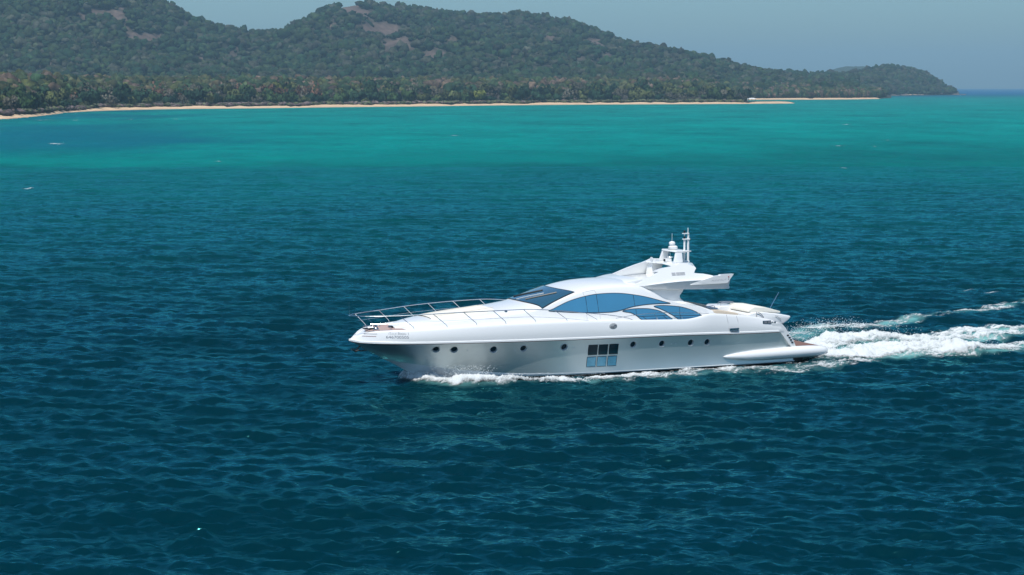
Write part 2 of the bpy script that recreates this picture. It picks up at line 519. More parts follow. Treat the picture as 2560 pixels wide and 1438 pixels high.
def ground_z(X, Y):
    t = X / Y
    # the wooded plain behind the first beach, running out into a sand spit
    s = Y - SHORE(t)
    plain = np.where(s < 0, s * .08, np.minimum(2.0, s * .055) + 15.0 * sstep(40, 330, s))
    spit = np.minimum(s, 150 - 1.0 * s) * .055
    spit = np.where(s < 0, s * .08, np.minimum(spit, 1.7))
    wsp = sstep(.098, .118, t)
    z1 = plain * (1 - wsp) + spit * wsp
    z1 = np.where(t > .1475, -3, z1 - 4.5 * sstep(.132, .1475, t) ** 2)
    # the second beach
    s2 = Y - SHORE2(t)
    z2 = np.where(s2 < 0, s2 * .05, np.minimum(2.0, s2 * .05) + 5 * sstep(40, 260, s2))
    z2 = np.where((t < .10) | (t > .19), -3, z2 - 6 * sstep(.181, .1885, t))
    s3 = Y - SHORE3(t)
    z3 = np.where(s3 < 0, s3 * .1, np.minimum(3.0, s3 * .12))
    z3 = np.where((t < .168) | (t > HILL_END + .001), -3, z3)
    z = np.maximum(np.maximum(z1, z2), z3)
    fd = foot_d(t); cd = CREST_D(t); cz = crest_z(t)
    p = (Y - fd) / (cd - fd)
    zb = np.where(t > .172, 2.0, np.where(t > .1, 6.0, 15.0))
    up = zb + (cz - zb) * (0.25 * sstep(0, 1, p) + 0.75 * np.clip(p, 0, 1) ** .95)
    back = cz * (1 - sstep(1.0, 2.2, p)) + zb * sstep(1.0, 2.2, p)
    hz = np.where(p < 1, up, back)
    relief = (sample(N_A, X / 1500.0, Y / 1900.0) * 7 + sample(N_A, X / 520. + .4, Y / 700.) * 2.2) * np.clip(p * 3, 0, 1) * np.clip((1 - p) * 4, 0, 1)
    hz = hz + relief * np.clip(cz / 100, 0, 1)
    hz = np.where((p > 0) & (t < HILL_END), hz, -3)
    return np.maximum(z, hz)

PATCH = [(890, 32, 62, 24), (950, 78, 70, 30), (1000, 112, 64, 24), (290, 42, 60, 28), (362, 96, 62, 18), (1480, 108, 52, 13), (1085, 138, 56, 10), (6, 42, 20, 12)]
def bare(X, Y, Z):
    """dry clearings on the hillsides"""
    px = 1280 + 5012 * X / Y
    py = 216.4 - (Z - 17.2) / Y * 4987
    b = np.zeros_like(X)
    for cx, cy, rx, ry in PATCH:
        b = np.maximum(b, 1 - np.hypot((px - cx - (py - cy) * .7) / rx, (py - cy) / ry))
    return np.clip(b * 1.6 + .35 * sample(N_B, X / 160, Y / 260), 0, 1) * (b > -.25)

th = np.concatenate([np.linspace(-.50, -.30, 20), np.linspace(-.295, .225, 420)])
Dh = np.concatenate([np.linspace(780, 2400, 180), np.linspace(2410, 4400, 150), np.linspace(4450, 6200, 20)])
TT, DD = np.meshgrid(th, Dh)
Xh, Yh = (TT * DD).ravel(), DD.ravel()
Zh = ground_z(Xh, Yh)
ih = np.arange(len(Xh)).reshape(TT.shape)
qh = np.stack([ih[:-1, :-1], ih[:-1, 1:], ih[1:, 1:], ih[1:, :-1]], -1).reshape(-1, 4)
keep = (Zh[qh].max(1) > -1.4)
brh = bare(Xh, Yh, Zh)
tone = sample(N_B_R, Xh / 300, Yh / 300)
GDARK = np.array([.016, .026, .016]); GDRY = np.array([.04, .036, .028]); GPINK = np.array([.115, .082, .068])
gc = GDARK[None] * (1 - tone[:, None]) + GDRY[None] * tone[:, None]
gc = gc * (1 - brh[:, None]) + GPINK[None] * brh[:, None]
used = np.unique(qh[keep]); remap = np.full(len(Xh), -1); remap[used] = np.arange(len(used))
def attr_mat(name, attr, rough=.9, nscale=.25, namp=.5):
    m, nt, b = mat(name)
    a = nt.nodes.new('ShaderNodeAttribute'); a.attribute_name = attr
    g = nt.nodes.new('ShaderNodeNewGeometry')
    nz = nt.nodes.new('ShaderNodeTexNoise'); nz.inputs['Scale'].default_value = nscale; nz.inputs['Detail'].default_value = 5
    nt.links.new(g.outputs['Position'], nz.inputs['Vector'])
    mr = nt.nodes.new('ShaderNodeMapRange'); mr.inputs['To Min'].default_value = 1 - namp; mr.inputs['To Max'].default_value = 1 + namp
    mr.inputs['From Min'].default_value = .25; mr.inputs['From Max'].default_value = .75
    nt.links.new(nz.outputs[0], mr.inputs['Value'])
    mx = nt.nodes.new('ShaderNodeVectorMath'); mx.operation = 'SCALE'
    nt.links.new(a.outputs['Color'], mx.inputs[0]); nt.links.new(mr.outputs[0], mx.inputs['Scale'])
    nt.links.new(mx.outputs[0], b.inputs['Base Color'])
    b.inputs['Roughness'].default_value = rough
    b.inputs['Specular IOR Level'].default_value = .15
    return m
m_ground = attr_mat('hill_ground', 'tint', nscale=.08)
hills = link('hills', mesh_np('hills', np.stack([Xh, Yh, Zh], 1)[used], remap[qh[keep]], attrs={'tint': gc[used]}, smooth=True), m_ground)
tag(hills, kind='structure')

# sand lies 6 cm proud of the ground in a band along the water
def beach_mesh(shore, t0, t1, width, n=260, fade=None):
    t = np.linspace(t0, t1, n)
    k = np.linspace(-.35, 1, 12)
    T, Kk = np.meshgrid(t, k)
    Wd = width(T) * (1 + .22 * sample(N_A, T * 9, 0 * T + .2) + .12 * sample(N_A, T * 50, 0 * T + .6))
    Y = shore(T) + Kk * np.maximum(Wd, 2)
    X = T * Y
    Z = ground_z(X, Y) + .10
    i = np.arange(X.size).reshape(X.shape)
    q = np.stack([i[:-1, :-1], i[:-1, 1:], i[1:, 1:], i[1:, :-1]], -1).reshape(-1, 4)
    wet = np.clip(1 - Kk.ravel() * 5, 0, 1)
    c = np.array([.62, .44, .275])[None] * (1 - .45 * wet[:, None])
    return np.stack([X.ravel(), Y.ravel(), Z.ravel()], 1), q, c
bv, bq, bc = [], [], []
for sh, a, b, wd in ((SHORE, -.40, .1474, lambda T: 34 + 8 * np.sin(T * 60) + 0 * T), (SHORE2, .1095, .1875, lambda T: 52 + 0 * T), (SHORE3, .172, .206, lambda T: 8 + 0 * T)):
    v, q, c = beach_mesh(sh, a, b, wd)
    bq.append(q + sum(len(z) for z in bv)); bv.append(v); bc.append(c)
beach = link('beach', mesh_np('beach', np.concatenate(bv), np.concatenate(bq), attrs={'tint': np.concatenate(bc)}, smooth=True),
             attr_mat('beach_sand', 'tint', nscale=.12, namp=.18))
tag(beach, kind='structure')

# a lower hill far behind the point
thh = np.linspace(0, 2 * math.pi, 40, endpoint=False)
fv = [(1060.0, 6200.0, 78.0)]; ff = []
for r in range(1, 9):
    for k, a in enumerate(thh):
        q = r / 8
        fv.append((1060 + 230 * q * math.cos(a), 6200 + 300 * q * math.sin(a), 80 * (1 - q ** 1.6) + 2.5 * math.sin(a * 7 + r) - 4 * (q > .95)))
for k in range(40): ff.append((0, 1 + k, 1 + (k + 1) % 40))
for r in range(7):
    for k in range(40):
        a, b = 1 + r * 40 + k, 1 + r * 40 + (k + 1) % 40
        ff.append((a, a + 40, b + 40, b))
me = bpy.data.meshes.new('distant_hill'); me.from_pydata(fv, [], ff)
dh = link('distant_hill', me, simple('distant_forest', (.03, .05, .03), .95, var=.5, vscale=.03, bump=.6))
for p in me.polygons: p.use_smooth = True
tag(dh, kind='structure')

# ------------------------------------------------------------------ forest
def ico(sub):
    bm = bmesh.new(); bmesh.ops.create_icosphere(bm, subdivisions=sub, radius=1.0)
    v = np.array([x.co[:] for x in bm.verts]); f = np.array([[q.index for q in p.verts] for p in bm.faces]); bm.free()
    return v, f
IV, IF = ico(2)
PAL = np.array([[.016, .040, .020], [.024, .050, .022], [.040, .056, .020], [.048, .062, .030], [.030, .052, .026], [.075, .064, .048], [.085, .072, .060], [.060, .060, .034]])
def crowns(X, Y, Z, Rr, Hh, colr, seed):
    """many lumpy crowns in one mesh"""
    r = np.random.default_rng(seed)
    n = len(X); nv = len(IV)
    ang = r.random(n) * 6.283
    c, s = np.cos(ang)[:, None], np.sin(ang)[:, None]
    rad = 1 + .30 * r.normal(size=(n, nv)).clip(-1.8, 1.8)
    # three lobes per crown
    for _ in range(3):
        d = r.normal(size=(n, 3)); d[:, 2] = np.abs(d[:, 2]); d /= np.linalg.norm(d, axis=1)[:, None]
        rad += .26 * np.clip((d @ IV.T) - .55, 0, 1) * 2
    bx, by, bz = IV[:, 0][None] * rad, IV[:, 1][None] * rad, IV[:, 2][None] * rad
    vx = X[:, None] + Rr[:, None] * (bx * c - by * s)
    vy = Y[:, None] + Rr[:, None] * (bx * s + by * c)
    vz = Z[:, None] + Hh[:, None] * (.52 + .5 * bz)
    V = np.stack([vx, vy, vz], -1).reshape(-1, 3)
    F = (IF[None] + (np.arange(n) * nv)[:, None, None]).reshape(-1, 3)
    C = np.repeat(colr, nv, 0) * (1 + .30 * r.normal(size=(n * nv, 1))).clip(.4, 1.8)
    return V, F, C
def pick_col(X, Y, r, dry=.33):
    n = len(X)
    g = sample(N_A_R, X / 420 + .1, Y / 620 + .3)
    k = np.where(r.random(n) < np.clip(dry * 2 * g, 0, .9), r.integers(5, 8, n), r.integers(0, 5, n))
    c = .62 * PAL[k] * (1 + .25 * r.normal(size=(n, 1))).clip(.5, 1.6)
    return c

m_forest = attr_mat('forest_leaves', 'tint', rough=.85, nscale=.35, namp=.55)
r = np.random.default_rng(21)
n = 40000
t = r.uniform(-.31, HILL_END - .0008, n)
fd, cd = foot_d(t), CREST_D(t)
D = fd + (cd + 25 - fd) * r.random(n)
# a dense last row along the crest line
nc = 1500
tc_ = r.uniform(-.31, HILL_END - .0008, nc)
t = np.concatenate([t, tc_]); D = np.concatenate([D, CREST_D(tc_) + r.normal(size=nc) * 6])
X, Y = t * D, D
Z = ground_z(X, Y)
br = bare(X, Y, Z)
ok = (Z > .8) & (r.random(len(X)) > br * 1.9)
X, Y, Z, D = X[ok], Y[ok], Z[ok], D[ok]
Rr = 1.9 + 4.2 * r.random(len(X)) ** 1.8; Rr[r.random(len(X)) < .06] *= 1.25
Hh = Rr * r.uniform(1.2, 2.1, len(X))
V, F, C = crowns(X, Y, Z - .3, Rr, Hh, pick_col(X, Y, r, .30) * np.array([.78, 1.0, .85]), 5)
hf = link('hillside_forest', mesh_np('hillside_forest', V, None, F, attrs={'tint': C}), m_forest)
tag(hf, 'dry green and grey forest covering the hillsides of the island', 'forest', kind='stuff')

# low wood on the plain behind the front trees, and along the second beach
n = 4600
t = r.uniform(-.33, .112, n); s = r.uniform(170, 520, n)
t2 = r.uniform(.104, .186, 1100); s2 = r.uniform(62, 300, 1100)
t3 = r.uniform(.112, .1835, 900); s3 = r.uniform(44, 64, 900)
X = np.concatenate([t * (SHORE(t) + s), t2 * (SHORE2(t2) + s2), t3 * (SHORE2(t3) + s3)]); Y = np.concatenate([SHORE(t) + s, SHORE2(t2) + s2, SHORE2(t3) + s3])
Z = ground_z(X, Y); ok = Z > 1.0
X, Y, Z = X[ok], Y[ok], Z[ok]
Rr = r.uniform(2.4, 4.9, len(X)); Hh = Rr * r.uniform(1.4, 2.2, len(X))
V, F, C = crowns(X, Y, Z - .3, Rr, Hh, pick_col(X, Y, r, .25) * np.array([1.9, 1.6, 1.5]), 6)
lw = link('lowland_forest', mesh_np('lowland_forest', V, None, F, attrs={'tint': C}), m_forest)
tag(lw, 'green wood filling the plain behind the beach trees', 'forest', kind='stuff')

# dry scrub along the upper edge of the sand
n = 2300
t = r.uniform(-.33, .115, n); s = 33 + np.abs(r.normal(size=n)) * 9 + 5 * sample(N_A, t * 9, 0 * t + .2)
X, Y = t * (SHORE(t) + s), SHORE(t) + s
Z = ground_z(X, Y)
Rr = r.uniform(1.2, 2.8, n); Hh = r.uniform(1.1, 2.6, n)
cc = np.where(r.random((n, 1)) < .6 - .5 * sstep(-.15, .05, t)[:, None], np.array([[.12, .09, .085]]), np.array([[.075, .085, .042]])) * (1 + .2 * r.normal(size=(n, 1))).clip(.5, 1.5)
V, F, C = crowns(X, Y, Z - .2, Rr, Hh, cc, 8)
sc_ = link('beach_scrub', mesh_np('beach_scrub', V, None, F, attrs={'tint': C}), m_forest)
tag(sc_, 'low grey brown scrub along the top of the sand', 'scrub', kind='stuff')

# individual trees of the front wood
def leaf_mat(name):
    m, nt, b = mat(name)
    oi = nt.nodes.new('ShaderNodeObjectInfo')
    a = nt.nodes.new('ShaderNodeAttribute'); a.attribute_name = 'shade'
    mx = nt.nodes.new('ShaderNodeVectorMath'); mx.operation = 'SCALE'
    nt.links.new(oi.outputs['Color'], mx.inputs[0]); nt.links.new(a.outputs['Fac'], mx.inputs['Scale'])
    nt.links.new(mx.outputs[0], b.inputs['Base Color'])
    b.inputs['Roughness'].default_value = .8
    b.inputs['Specular IOR Level'].default_value = .15
    # leaves of a clump face every way: light them by the clump's own outward direction
    tc = nt.nodes.new('ShaderNodeTexCoord')
    sb_ = nt.nodes.new('ShaderNodeVectorMath'); sb_.operation = 'SUBTRACT'; sb_.inputs[1].default_value = (0, 0, .45)
    nt.links.new(tc.outputs['Object'], sb_.inputs[0])
    vt = nt.nodes.new('ShaderNodeVectorTransform'); vt.vector_type = 'NORMAL'; vt.convert_from = 'OBJECT'; vt.convert_to = 'WORLD'
    nt.links.new(sb_.outputs[0], vt.inputs[0])
    gg = nt.nodes.new('ShaderNodeNewGeometry')
    nn = nt.nodes.new('ShaderNodeVectorMath'); nn.operation = 'NORMALIZE'; nt.links.new(vt.outputs[0], nn.inputs[0])
    ms_ = nt.nodes.new('ShaderNodeVectorMath'); ms_.operation = 'MULTIPLY_ADD'; ms_.inputs[1].default_value = (.5, .5, .5)
    nt.links.new(gg.outputs['Normal'], ms_.inputs[0]); nt.links.new(nn.outputs[0], ms_.inputs[2])
    n2_ = nt.nodes.new('ShaderNodeVectorMath'); n2_.operation = 'NORMALIZE'; nt.links.new(ms_.outputs[0], n2_.inputs[0])
    nt.links.new(n2_.outputs[0], b.inputs['Normal'])
    return m
m_leaf = leaf_mat('tree_leaves')
m_bark = simple('tree_bark', (.10, .085, .07), .9, var=.3, vscale=1.5, bump=.3)
def crown_proto(seed, ncl, spread, leafsize):
    r = np.random.default_rng(seed)
    nl = 6 + seed % 4
    ctr = r.normal(size=(nl, 3)) * np.array([.42, .42, .20]) * spread + np.array([0, 0, .62])
    lr = r.uniform(.30, .52, nl)
    V = []; F = []; S = []
    for i in range(ncl):
        k = r.integers(nl)
        d = r.normal(size=3); d /= np.linalg.norm(d)
        p = ctr[k] + d * lr[k] * r.uniform(.75, 1.08) * np.array([1, 1, .75])
        if p[2] < .2: p[2] = .2 + .1 * r.random()
        nrm = d + r.normal(size=3) * .5; nrm /= np.linalg.norm(nrm)
        a = np.cross(nrm, r.normal(size=3)); a /= np.linalg.norm(a); b = np.cross(nrm, a)
        q = leafsize * r.uniform(.6, 1.35)
        sh = r.uniform(.65, 1.4)
        m_ = len(V)
        for (u, w) in ((-1, -.7), (1, -.6), (.8, .7), (0, 1.1), (-.9, .6)):
            V.append(p + a * u * q + b * w * q + nrm * q * .25 * r.normal()); S.append(sh)
        F.append((m_, m_ + 1, m_ + 2)); F.append((m_, m_ + 2, m_ + 3)); F.append((m_, m_ + 3, m_ + 4))
    return mesh_np('crown', np.array(V), None, np.array(F), attrs={'shade': np.array(S)})
def trunk_proto(seed):
    r = random.Random(seed); b = MB()
    b.tube([(0, 0, -.06), (.01, .01, .2), (.03 * r.uniform(-1, 1), .02, .45), (.06 * r.uniform(-1, 1), .03, .75)], [.035, .028, .02, .008], 6)
    for k in range(4):
        a = 1.57 * k + r.random()
        b.tube([(0, 0, .22 + .05 * k), (.16 * math.cos(a), .16 * math.sin(a), .42 + .04 * k), (.34 * math.cos(a), .34 * math.sin(a), .58 + .05 * k)], [.018, .012, .005], 5)
    o = b.build('trunk', m_bark)
    me = o.data; bpy.data.objects.remove(o)
    return me
CROWN_FULL = [crown_proto(40 + i, 330, 1.0, .115) for i in range(6)]
CROWN_THIN = [crown_proto(60 + i, 230, 1.05, .075) for i in range(3)]
TRUNKS = [trunk_proto(i) for i in range(4)]
for m_ in CROWN_FULL + CROWN_THIN: m_.materials.append(m_leaf)
KINDS = {
    'dark':  ((.013, .034, .018), CROWN_FULL, 'dark_green_tree', 'dark evergreen tree with a dense rounded crown in the wood behind the beach', 'dark evergreen trees behind the beach'),
    'green': ((.030, .056, .020), CROWN_FULL, 'leafy_tree', 'mid green leafy tree standing in the wood behind the beach', 'mid green trees behind the beach'),
    'olive': ((.052, .062, .022), CROWN_FULL, 'olive_green_tree', 'olive green bushy tree standing in the wood behind the beach', 'olive green trees behind the beach'),
    'grey':  ((.080, .074, .056), CROWN_THIN, 'dry_tree', 'grey half bare tree with thin twigs in the wood behind the beach', 'grey half bare trees behind the beach'),
    'rust':  ((.105, .055, .036), CROWN_THIN, 'rust_leaved_tree', 'tree with rust red dry leaves in the wood behind the left beach', 'rust red trees behind the beach'),
    'lime':  ((.085, .100, .022), CROWN_FULL, 'yellow_green_tree', 'bright yellow green tree among darker trees behind the beach', 'yellow green trees behind the beach'),
}
def plant(kind, t, s, rad, hgt, label=None):
    colr, pool, nm, lab, grp = KINDS[kind]
    Y = float(SHORE(t)) + s; X = t * Y
    z = float(ground_z(np.array([X]), np.array([Y]))[0])
    o = empty(nm, (X, Y, z - .1), random.random() * 6.28)
    o.scale = (rad, rad, hgt)
    tag(o, label or lab, 'tree', None if label else grp)
    c = bpy.data.objects.new('crown', random.choice(pool)); COL.objects.link(c); c.parent = o
    f = random.uniform(1.0, 1.9)
    c.color = (colr[0] * f, colr[1] * f, colr[2] * f, 1)
    tr = bpy.data.objects.new('trunk', random.choice(TRUNKS)); COL.objects.link(tr); tr.parent = o
    return o
def at_px(px): return (px - 1280) / 5012.0
plant('dark', at_px(290), 62, 11.5, 13.5, 'big dark tree with a broad crown hanging over the left beach')
plant('dark', at_px(68), 60, 6.5, 11, 'dark round tree above the bend at the left end of the beach')
plant('lime', at_px(700), 150, 7.5, 11, 'bright yellow green tree above the middle of the beach')
plant('dark', at_px(1055), 90, 8, 11.5, 'dark tree alone between grey trees behind the middle beach')
plant('dark', at_px(1862), 58, 7.5, 12.5, 'dark tree beside the white beach pavilion near the sand spit')
random.seed(19)
rows = [(46, 62), (72, 64), (102, 58), (135, 52), (172, 44)]
for s0, nrow in rows:
    for i in range(nrow):
        px = -60 + 1930 * (i + random.uniform(.1, .9)) / nrow
        t = at_px(px)
        u = random.random()
        if s0 > 90 and px < 900 and u < .14: k = 'rust'
        elif u < .30: k = 'dark'
        elif u < .56: k = 'green'
        elif u < .80: k = 'olive'
        elif u < .975: k = 'grey'
        else: k = 'lime'
        s = s0 + random.uniform(-12, 12)
        rad = random.uniform(4.2, 9.0) * (.9 if s0 < 60 else 1)
        plant(k, t, max(s, 40), rad, rad * random.uniform(1.05, 1.6))

# ------------------------------------------------------------------ small things on the shore
m_white = simple('white_paint', (.8, .8, .78), .5)
m_wood = simple('grey_timber', (.16, .12, .09), .85, var=.35, vscale=2)
m_rock = simple('sea_rock', (.12, .10, .085), .9, var=.4, vscale=.7, bump=.5)
def shore_point(px, D):
    t = at_px(px); X, Y = t * D, D
    return X, Y, max(.1, float(ground_z(np.array([X]), np.array([Y]))[0]))
X, Y, z = shore_point(1880, 2150); z = 1.5
pv = empty('beach_pavilion', (X, Y, z)); tag(pv, 'open beach pavilion with a low white roof at the start of the sand spit', 'pavilion')
MB().add([(-4.6, -2.6, 2.6), (4.6, -2.6, 2.6), (4.6, 2.6, 2.6), (-4.6, 2.6, 2.6), (-2, 0, 3.5), (2, 0, 3.5), (-4.6, -2.6, 2.45), (4.6, -2.6, 2.45), (4.6, 2.6, 2.45), (-4.6, 2.6, 2.45)],
         [(0, 1, 5, 4), (2, 3, 4, 5), (0, 4, 3), (1, 2, 5), (9, 8, 7, 6), (0, 6, 7, 1), (1, 7, 8, 2), (2, 8, 9, 3), (3, 9, 6, 0)]).build('roof', m_white, pv)
for sx in (-4, 0, 4):
    for sy in (-2.2, 2.2):
        MB().tube([(sx, sy, -1.5), (sx, sy, 2.5)], .11, 6).build('post', m_wood, pv)
MB().box((0, 0, .75), (7, 1.2, .1)).box((-2.5, 0, .35), (.3, 1, .7)).box((2.5, 0, .35), (.3, 1, .7)).build('bench_table', m_wood, pv)
X, Y, z = shore_point(1868.5, 2150)
sb = empty('standing_sign', (X, Y, 1.4)); tag(sb, 'narrow white upright sign beside the beach pavilion', 'sign')
MB().box((0, 0, 2.2), (1.1, .12, 2.6)).build('panel', m_white, sb); MB().box((0, .1, .5), (.2, .1, 1.6)).build('post', m_wood, sb)
X, Y, z = shore_point(1842.5, 2130)
hu = empty('beach_hut', (X, Y, 2.6)); tag(hu, 'tiny white walled hut half hidden by trees above the beach', 'hut')
MB().box((0, 0, 1.1), (2.6, 2.4, 2.2)).build('wall', m_white, hu)
MB().prism([(-1.7, 2.15), (1.7, 2.15), (0, 3.1)], -1.5, 1.5).build('roof', m_wood, hu)
X, Y, z = shore_point(1918, 2330)
jt = empty('timber_jetty', (X, Y, .1)); tag(jt, 'low dark timber jetty on thin posts in the lagoon behind the spit', 'jetty')
MB().box((0, 0, 1.15), (20, 2.2, .16)).build('deck', m_wood, jt)
for k in range(11):
    MB().tube([(-9.5 + 1.9 * k, -.9, -1.2), (-9.5 + 1.9 * k, -.9, 1.1 + random.choice((0, .9, 1.3)))], .12, 5).build('post', m_wood, jt)
for px, D, ln, lab in ((1706, 1990, 5.5, 'grey driftwood log with bent branches on the right half of the beach'), (1500, 1968, 4, 'short driftwood log on the beach below slim trees'),
                       (1612, 1977, 4, 'thin driftwood branch lying near the waterline'), (1180, 1832, 6, 'dark fallen branch reaching over the middle of the beach'), (575, 1600, 7, 'dark brush pile lying on the narrow part of the left beach')):
    X, Y, z = shore_point(px, D)
    b = MB()
    b.tube([(-ln / 2, 0, .2), (0, .2, .35), (ln / 2, -.1, .55)], [.28, .22, .1], 6)
    b.tube([(0, .2, .35), (ln * .2, .5, 1.4)], [.14, .05], 5).tube([(-ln * .2, .1, .3), (-ln * .35, -.4, 1.2)], [.12, .04], 5)
    o = b.build('driftwood', m_wood); o.location = (X, Y, z); tag(o, lab, 'driftwood')
rk = random.Random(4)
for i, (px, D, rr, lab) in enumerate(((2175, 3475, 4, 'pale flat boulder at the landward end of the headland shore'), (2235, 3690, 6, 'long dark boulder below the headland trees'),
                          (2262, 3770, 7, 'broad dark boulder at the foot of the headland'), (2300, 3860, 4, 'small boulder under the steep headland woods'),
                          (2345, 3990, 5, 'boulder below the last trees of the headland'), (2392, 4050, 6, 'low dark boulder at the very tip of the headland'),
                          (2408, 4060, 4, 'half drowned rock just off the headland tip'))):
    X, Y, z = shore_point(px, D)
    v, f = IV.copy(), IF
    v = v * (1 + .3 * np.array([[rk.uniform(-1, 1)] for _ in v])) * np.array([rr * 1.7, rr, rr * .35])
    o = link('boulder', mesh_np('boulder', v, None, f), m_rock); o.location = (X, Y, max(z, 0) + .3); tag(o, lab, 'rock')

# ------------------------------------------------------------------ yacht
yacht = empty('motor_yacht', YO, PSI)
tag(yacht, 'white and silver motor yacht running left across the teal sea', 'yacht')
m_gel = simple('white_gelcoat', (.80, .805, .80), .28, coat=.6, var=.015, vscale=.6)
m_silver, nts, bsn = mat('silver_hull_paint')
tcn = nts.nodes.new('ShaderNodeTexCoord')
mpn = nts.nodes.new('ShaderNodeMapping'); mpn.inputs['Scale'].default_value = (.25, 1, 1.2)
nzn = nts.nodes.new('ShaderNodeTexNoise'); nzn.inputs['Scale'].default_value = 1.1; nzn.inputs['Detail'].default_value = 4
nts.links.new(tcn.outputs['Object'], mpn.inputs[0]); nts.links.new(mpn.outputs[0], nzn.inputs['Vector'])
bpn = nts.nodes.new('ShaderNodeBump'); bpn.inputs['Strength'].default_value = .06; bpn.inputs['Distance'].default_value = .12
nts.links.new(nzn.outputs[0], bpn.inputs['Height']); nts.links.new(bpn.outputs[0], bsn.inputs['Normal'])
bsn.inputs['Base Color'].default_value = (.66, .72, .73, 1); bsn.inputs['Metallic'].default_value = .80; bsn.inputs['Roughness'].default_value = .40
bsn.inputs['Coat Weight'].default_value = .5; bsn.inputs['Coat Roughness'].default_value = .08
m_boot = simple('white_bottom_paint', (.88, .90, .90), .45, coat=.3, var=.04)
m_anti = simple('dark_antifouling', (.035, .018, .018), .6, var=.2)
m_chrome = simple('stainless_steel', (.62, .62, .63), .18, metal=1.0, var=.03)
m_dark = simple('black_rubber', (.012, .012, .014), .45, var=.2)
m_teak = simple('teak_planks', (.20, .105, .075), .6, var=.25, vscale=6)
m_cush = simple('cream_upholstery', (.62, .53, .42), .85, var=.05, vscale=5)
m_cushw = simple('white_cushion', (.74, .71, .63), .8, var=.03, vscale=5)
m_lip = simple('grey_trim', (.20, .20, .22), .6)  # plain grey for seams, lettering, stripes and badge marks
m_red = simple('red_stripe', (.20, .05, .055), .5)
m_navred = simple('red_lens', (.30, .015, .015), .3, coat=.5)
m_ink = simple('grey_lettering', (.10, .11, .15), .5)
m_inkf = simple('faded_lettering', (.42, .43, .45), .5)
def glass(name, col, rough=.04, coat=1.0):
    m = simple(name, col, rough, metal=0.0, coat=coat, var=.12, vscale=.7, ior=1.6)
    return m
m_blue = glass('blue_tinted_glass', (.05, .215, .37))
m_wind = glass('windshield_glass', (.022, .085, .13))
m_black = glass('black_tinted_glass', (.003, .030, .042), coat=0.0)
m_black.node_tree.nodes['Principled BSDF'].inputs['Specular IOR Level'].default_value = .12
m_refl_paint = simple('glass_painted_reflection', (.10, .31, .44), .12, metal=.25, coat=.3, var=.4, vscale=7, bump=.25)  # lower hull panes: bright blue water reflection painted into the glass colour

z_sheer = table((0, 2.62), (.2, 2.72), (.5, 2.88), (.9, 3.06), (1.3, 3.15), (1.9, 3.195), (2.8, 3.23), (5, 3.32), (6.84, 3.39), (8.54, 3.43), (12, 3.42), (14.5, 3.36), (16.7, 3.28), (19, 3.19), (20.4, 3.14), (21.2, 3.22),
                (22.2, 3.40), (22.6, 3.38), (23.3, 3.31), (25.3, 3.07), (26.4, 2.88), (27.0, 2.62))
z_kn = table((0, 2.58), (.4, 2.50), (3, 2.47), (6, 2.46), (9.45, 2.42), (16.3, 2.30), (20, 2.24), (25.1, 2.09), (27.4, 2.05))
w_kn = table((0, .03), (.12, .22), (.4, .52), (1, 1.04), (2.47, 1.86), (4.3, 2.50), (6, 2.90), (7.8, 3.18), (10, 3.38), (13, 3.48), (20, 3.48), (27.4, 3.30))
w_sh = table((0, .02), (.25, .22), (.8, .72), (1.5, 1.20), (2.47, 1.74), (4.3, 2.40), (6, 2.80), (7.8, 3.08), (10, 3.28), (13, 3.38), (20, 3.38), (27.4, 3.16))
z_ch = table((0, 2.57), (.52, 2.30), (1.12, 1.95), (1.8, 1.59), (2.1, 1.43), (2.35, 1.34), (4.02, 1.06), (6.63, .70), (9.66, .45), (13.9, .32), (18.5, .26), (24.2, .22), (28.5, .19))
w_ch = table((0, .01), (2.05, .012), (2.35, .12), (4.02, .90), (6.63, 1.92), (9.66, 2.68), (13.9, 3.12), (20, 3.22), (28.5, 3.12))
z_boot = table((2, -.5), (5.2, -.35), (6.2, .08), (6.95, .36), (9, .25), (13.9, .19), (18.5, .16), (24.2, .13), (28.5, .10))
z_keel = table((2.05, 1.42), (2.4, 1.26), (3.78, .47), (4.8, -.12), (6.5, -.7), (28.5, -.7))

def bulwark_w(x, z):
    a, b = z_kn(x), z_sheer(x)
    v = np.clip((z - a) / np.maximum(b - a, .02), 0, 1)
    return w_kn(x) + (w_sh(x) - w_kn(x)) * v + .06 * 4 * v * (1 - v) * np.clip(x / 3, 0, 1)
def hull_w(x, z):
    a, b = z_ch(x), z_kn(x)
    v = np.clip((z - a) / np.maximum(b - a, .02), 0, 1)
    c = .75 * (1 - sstep(2, 12, x))
    return w_ch(x) + (w_kn(x) - .05 - w_ch(x)) * (v + c * (v * v - v)) - .11 * 4 * v * (1 - v) * sstep(6, 14, x)

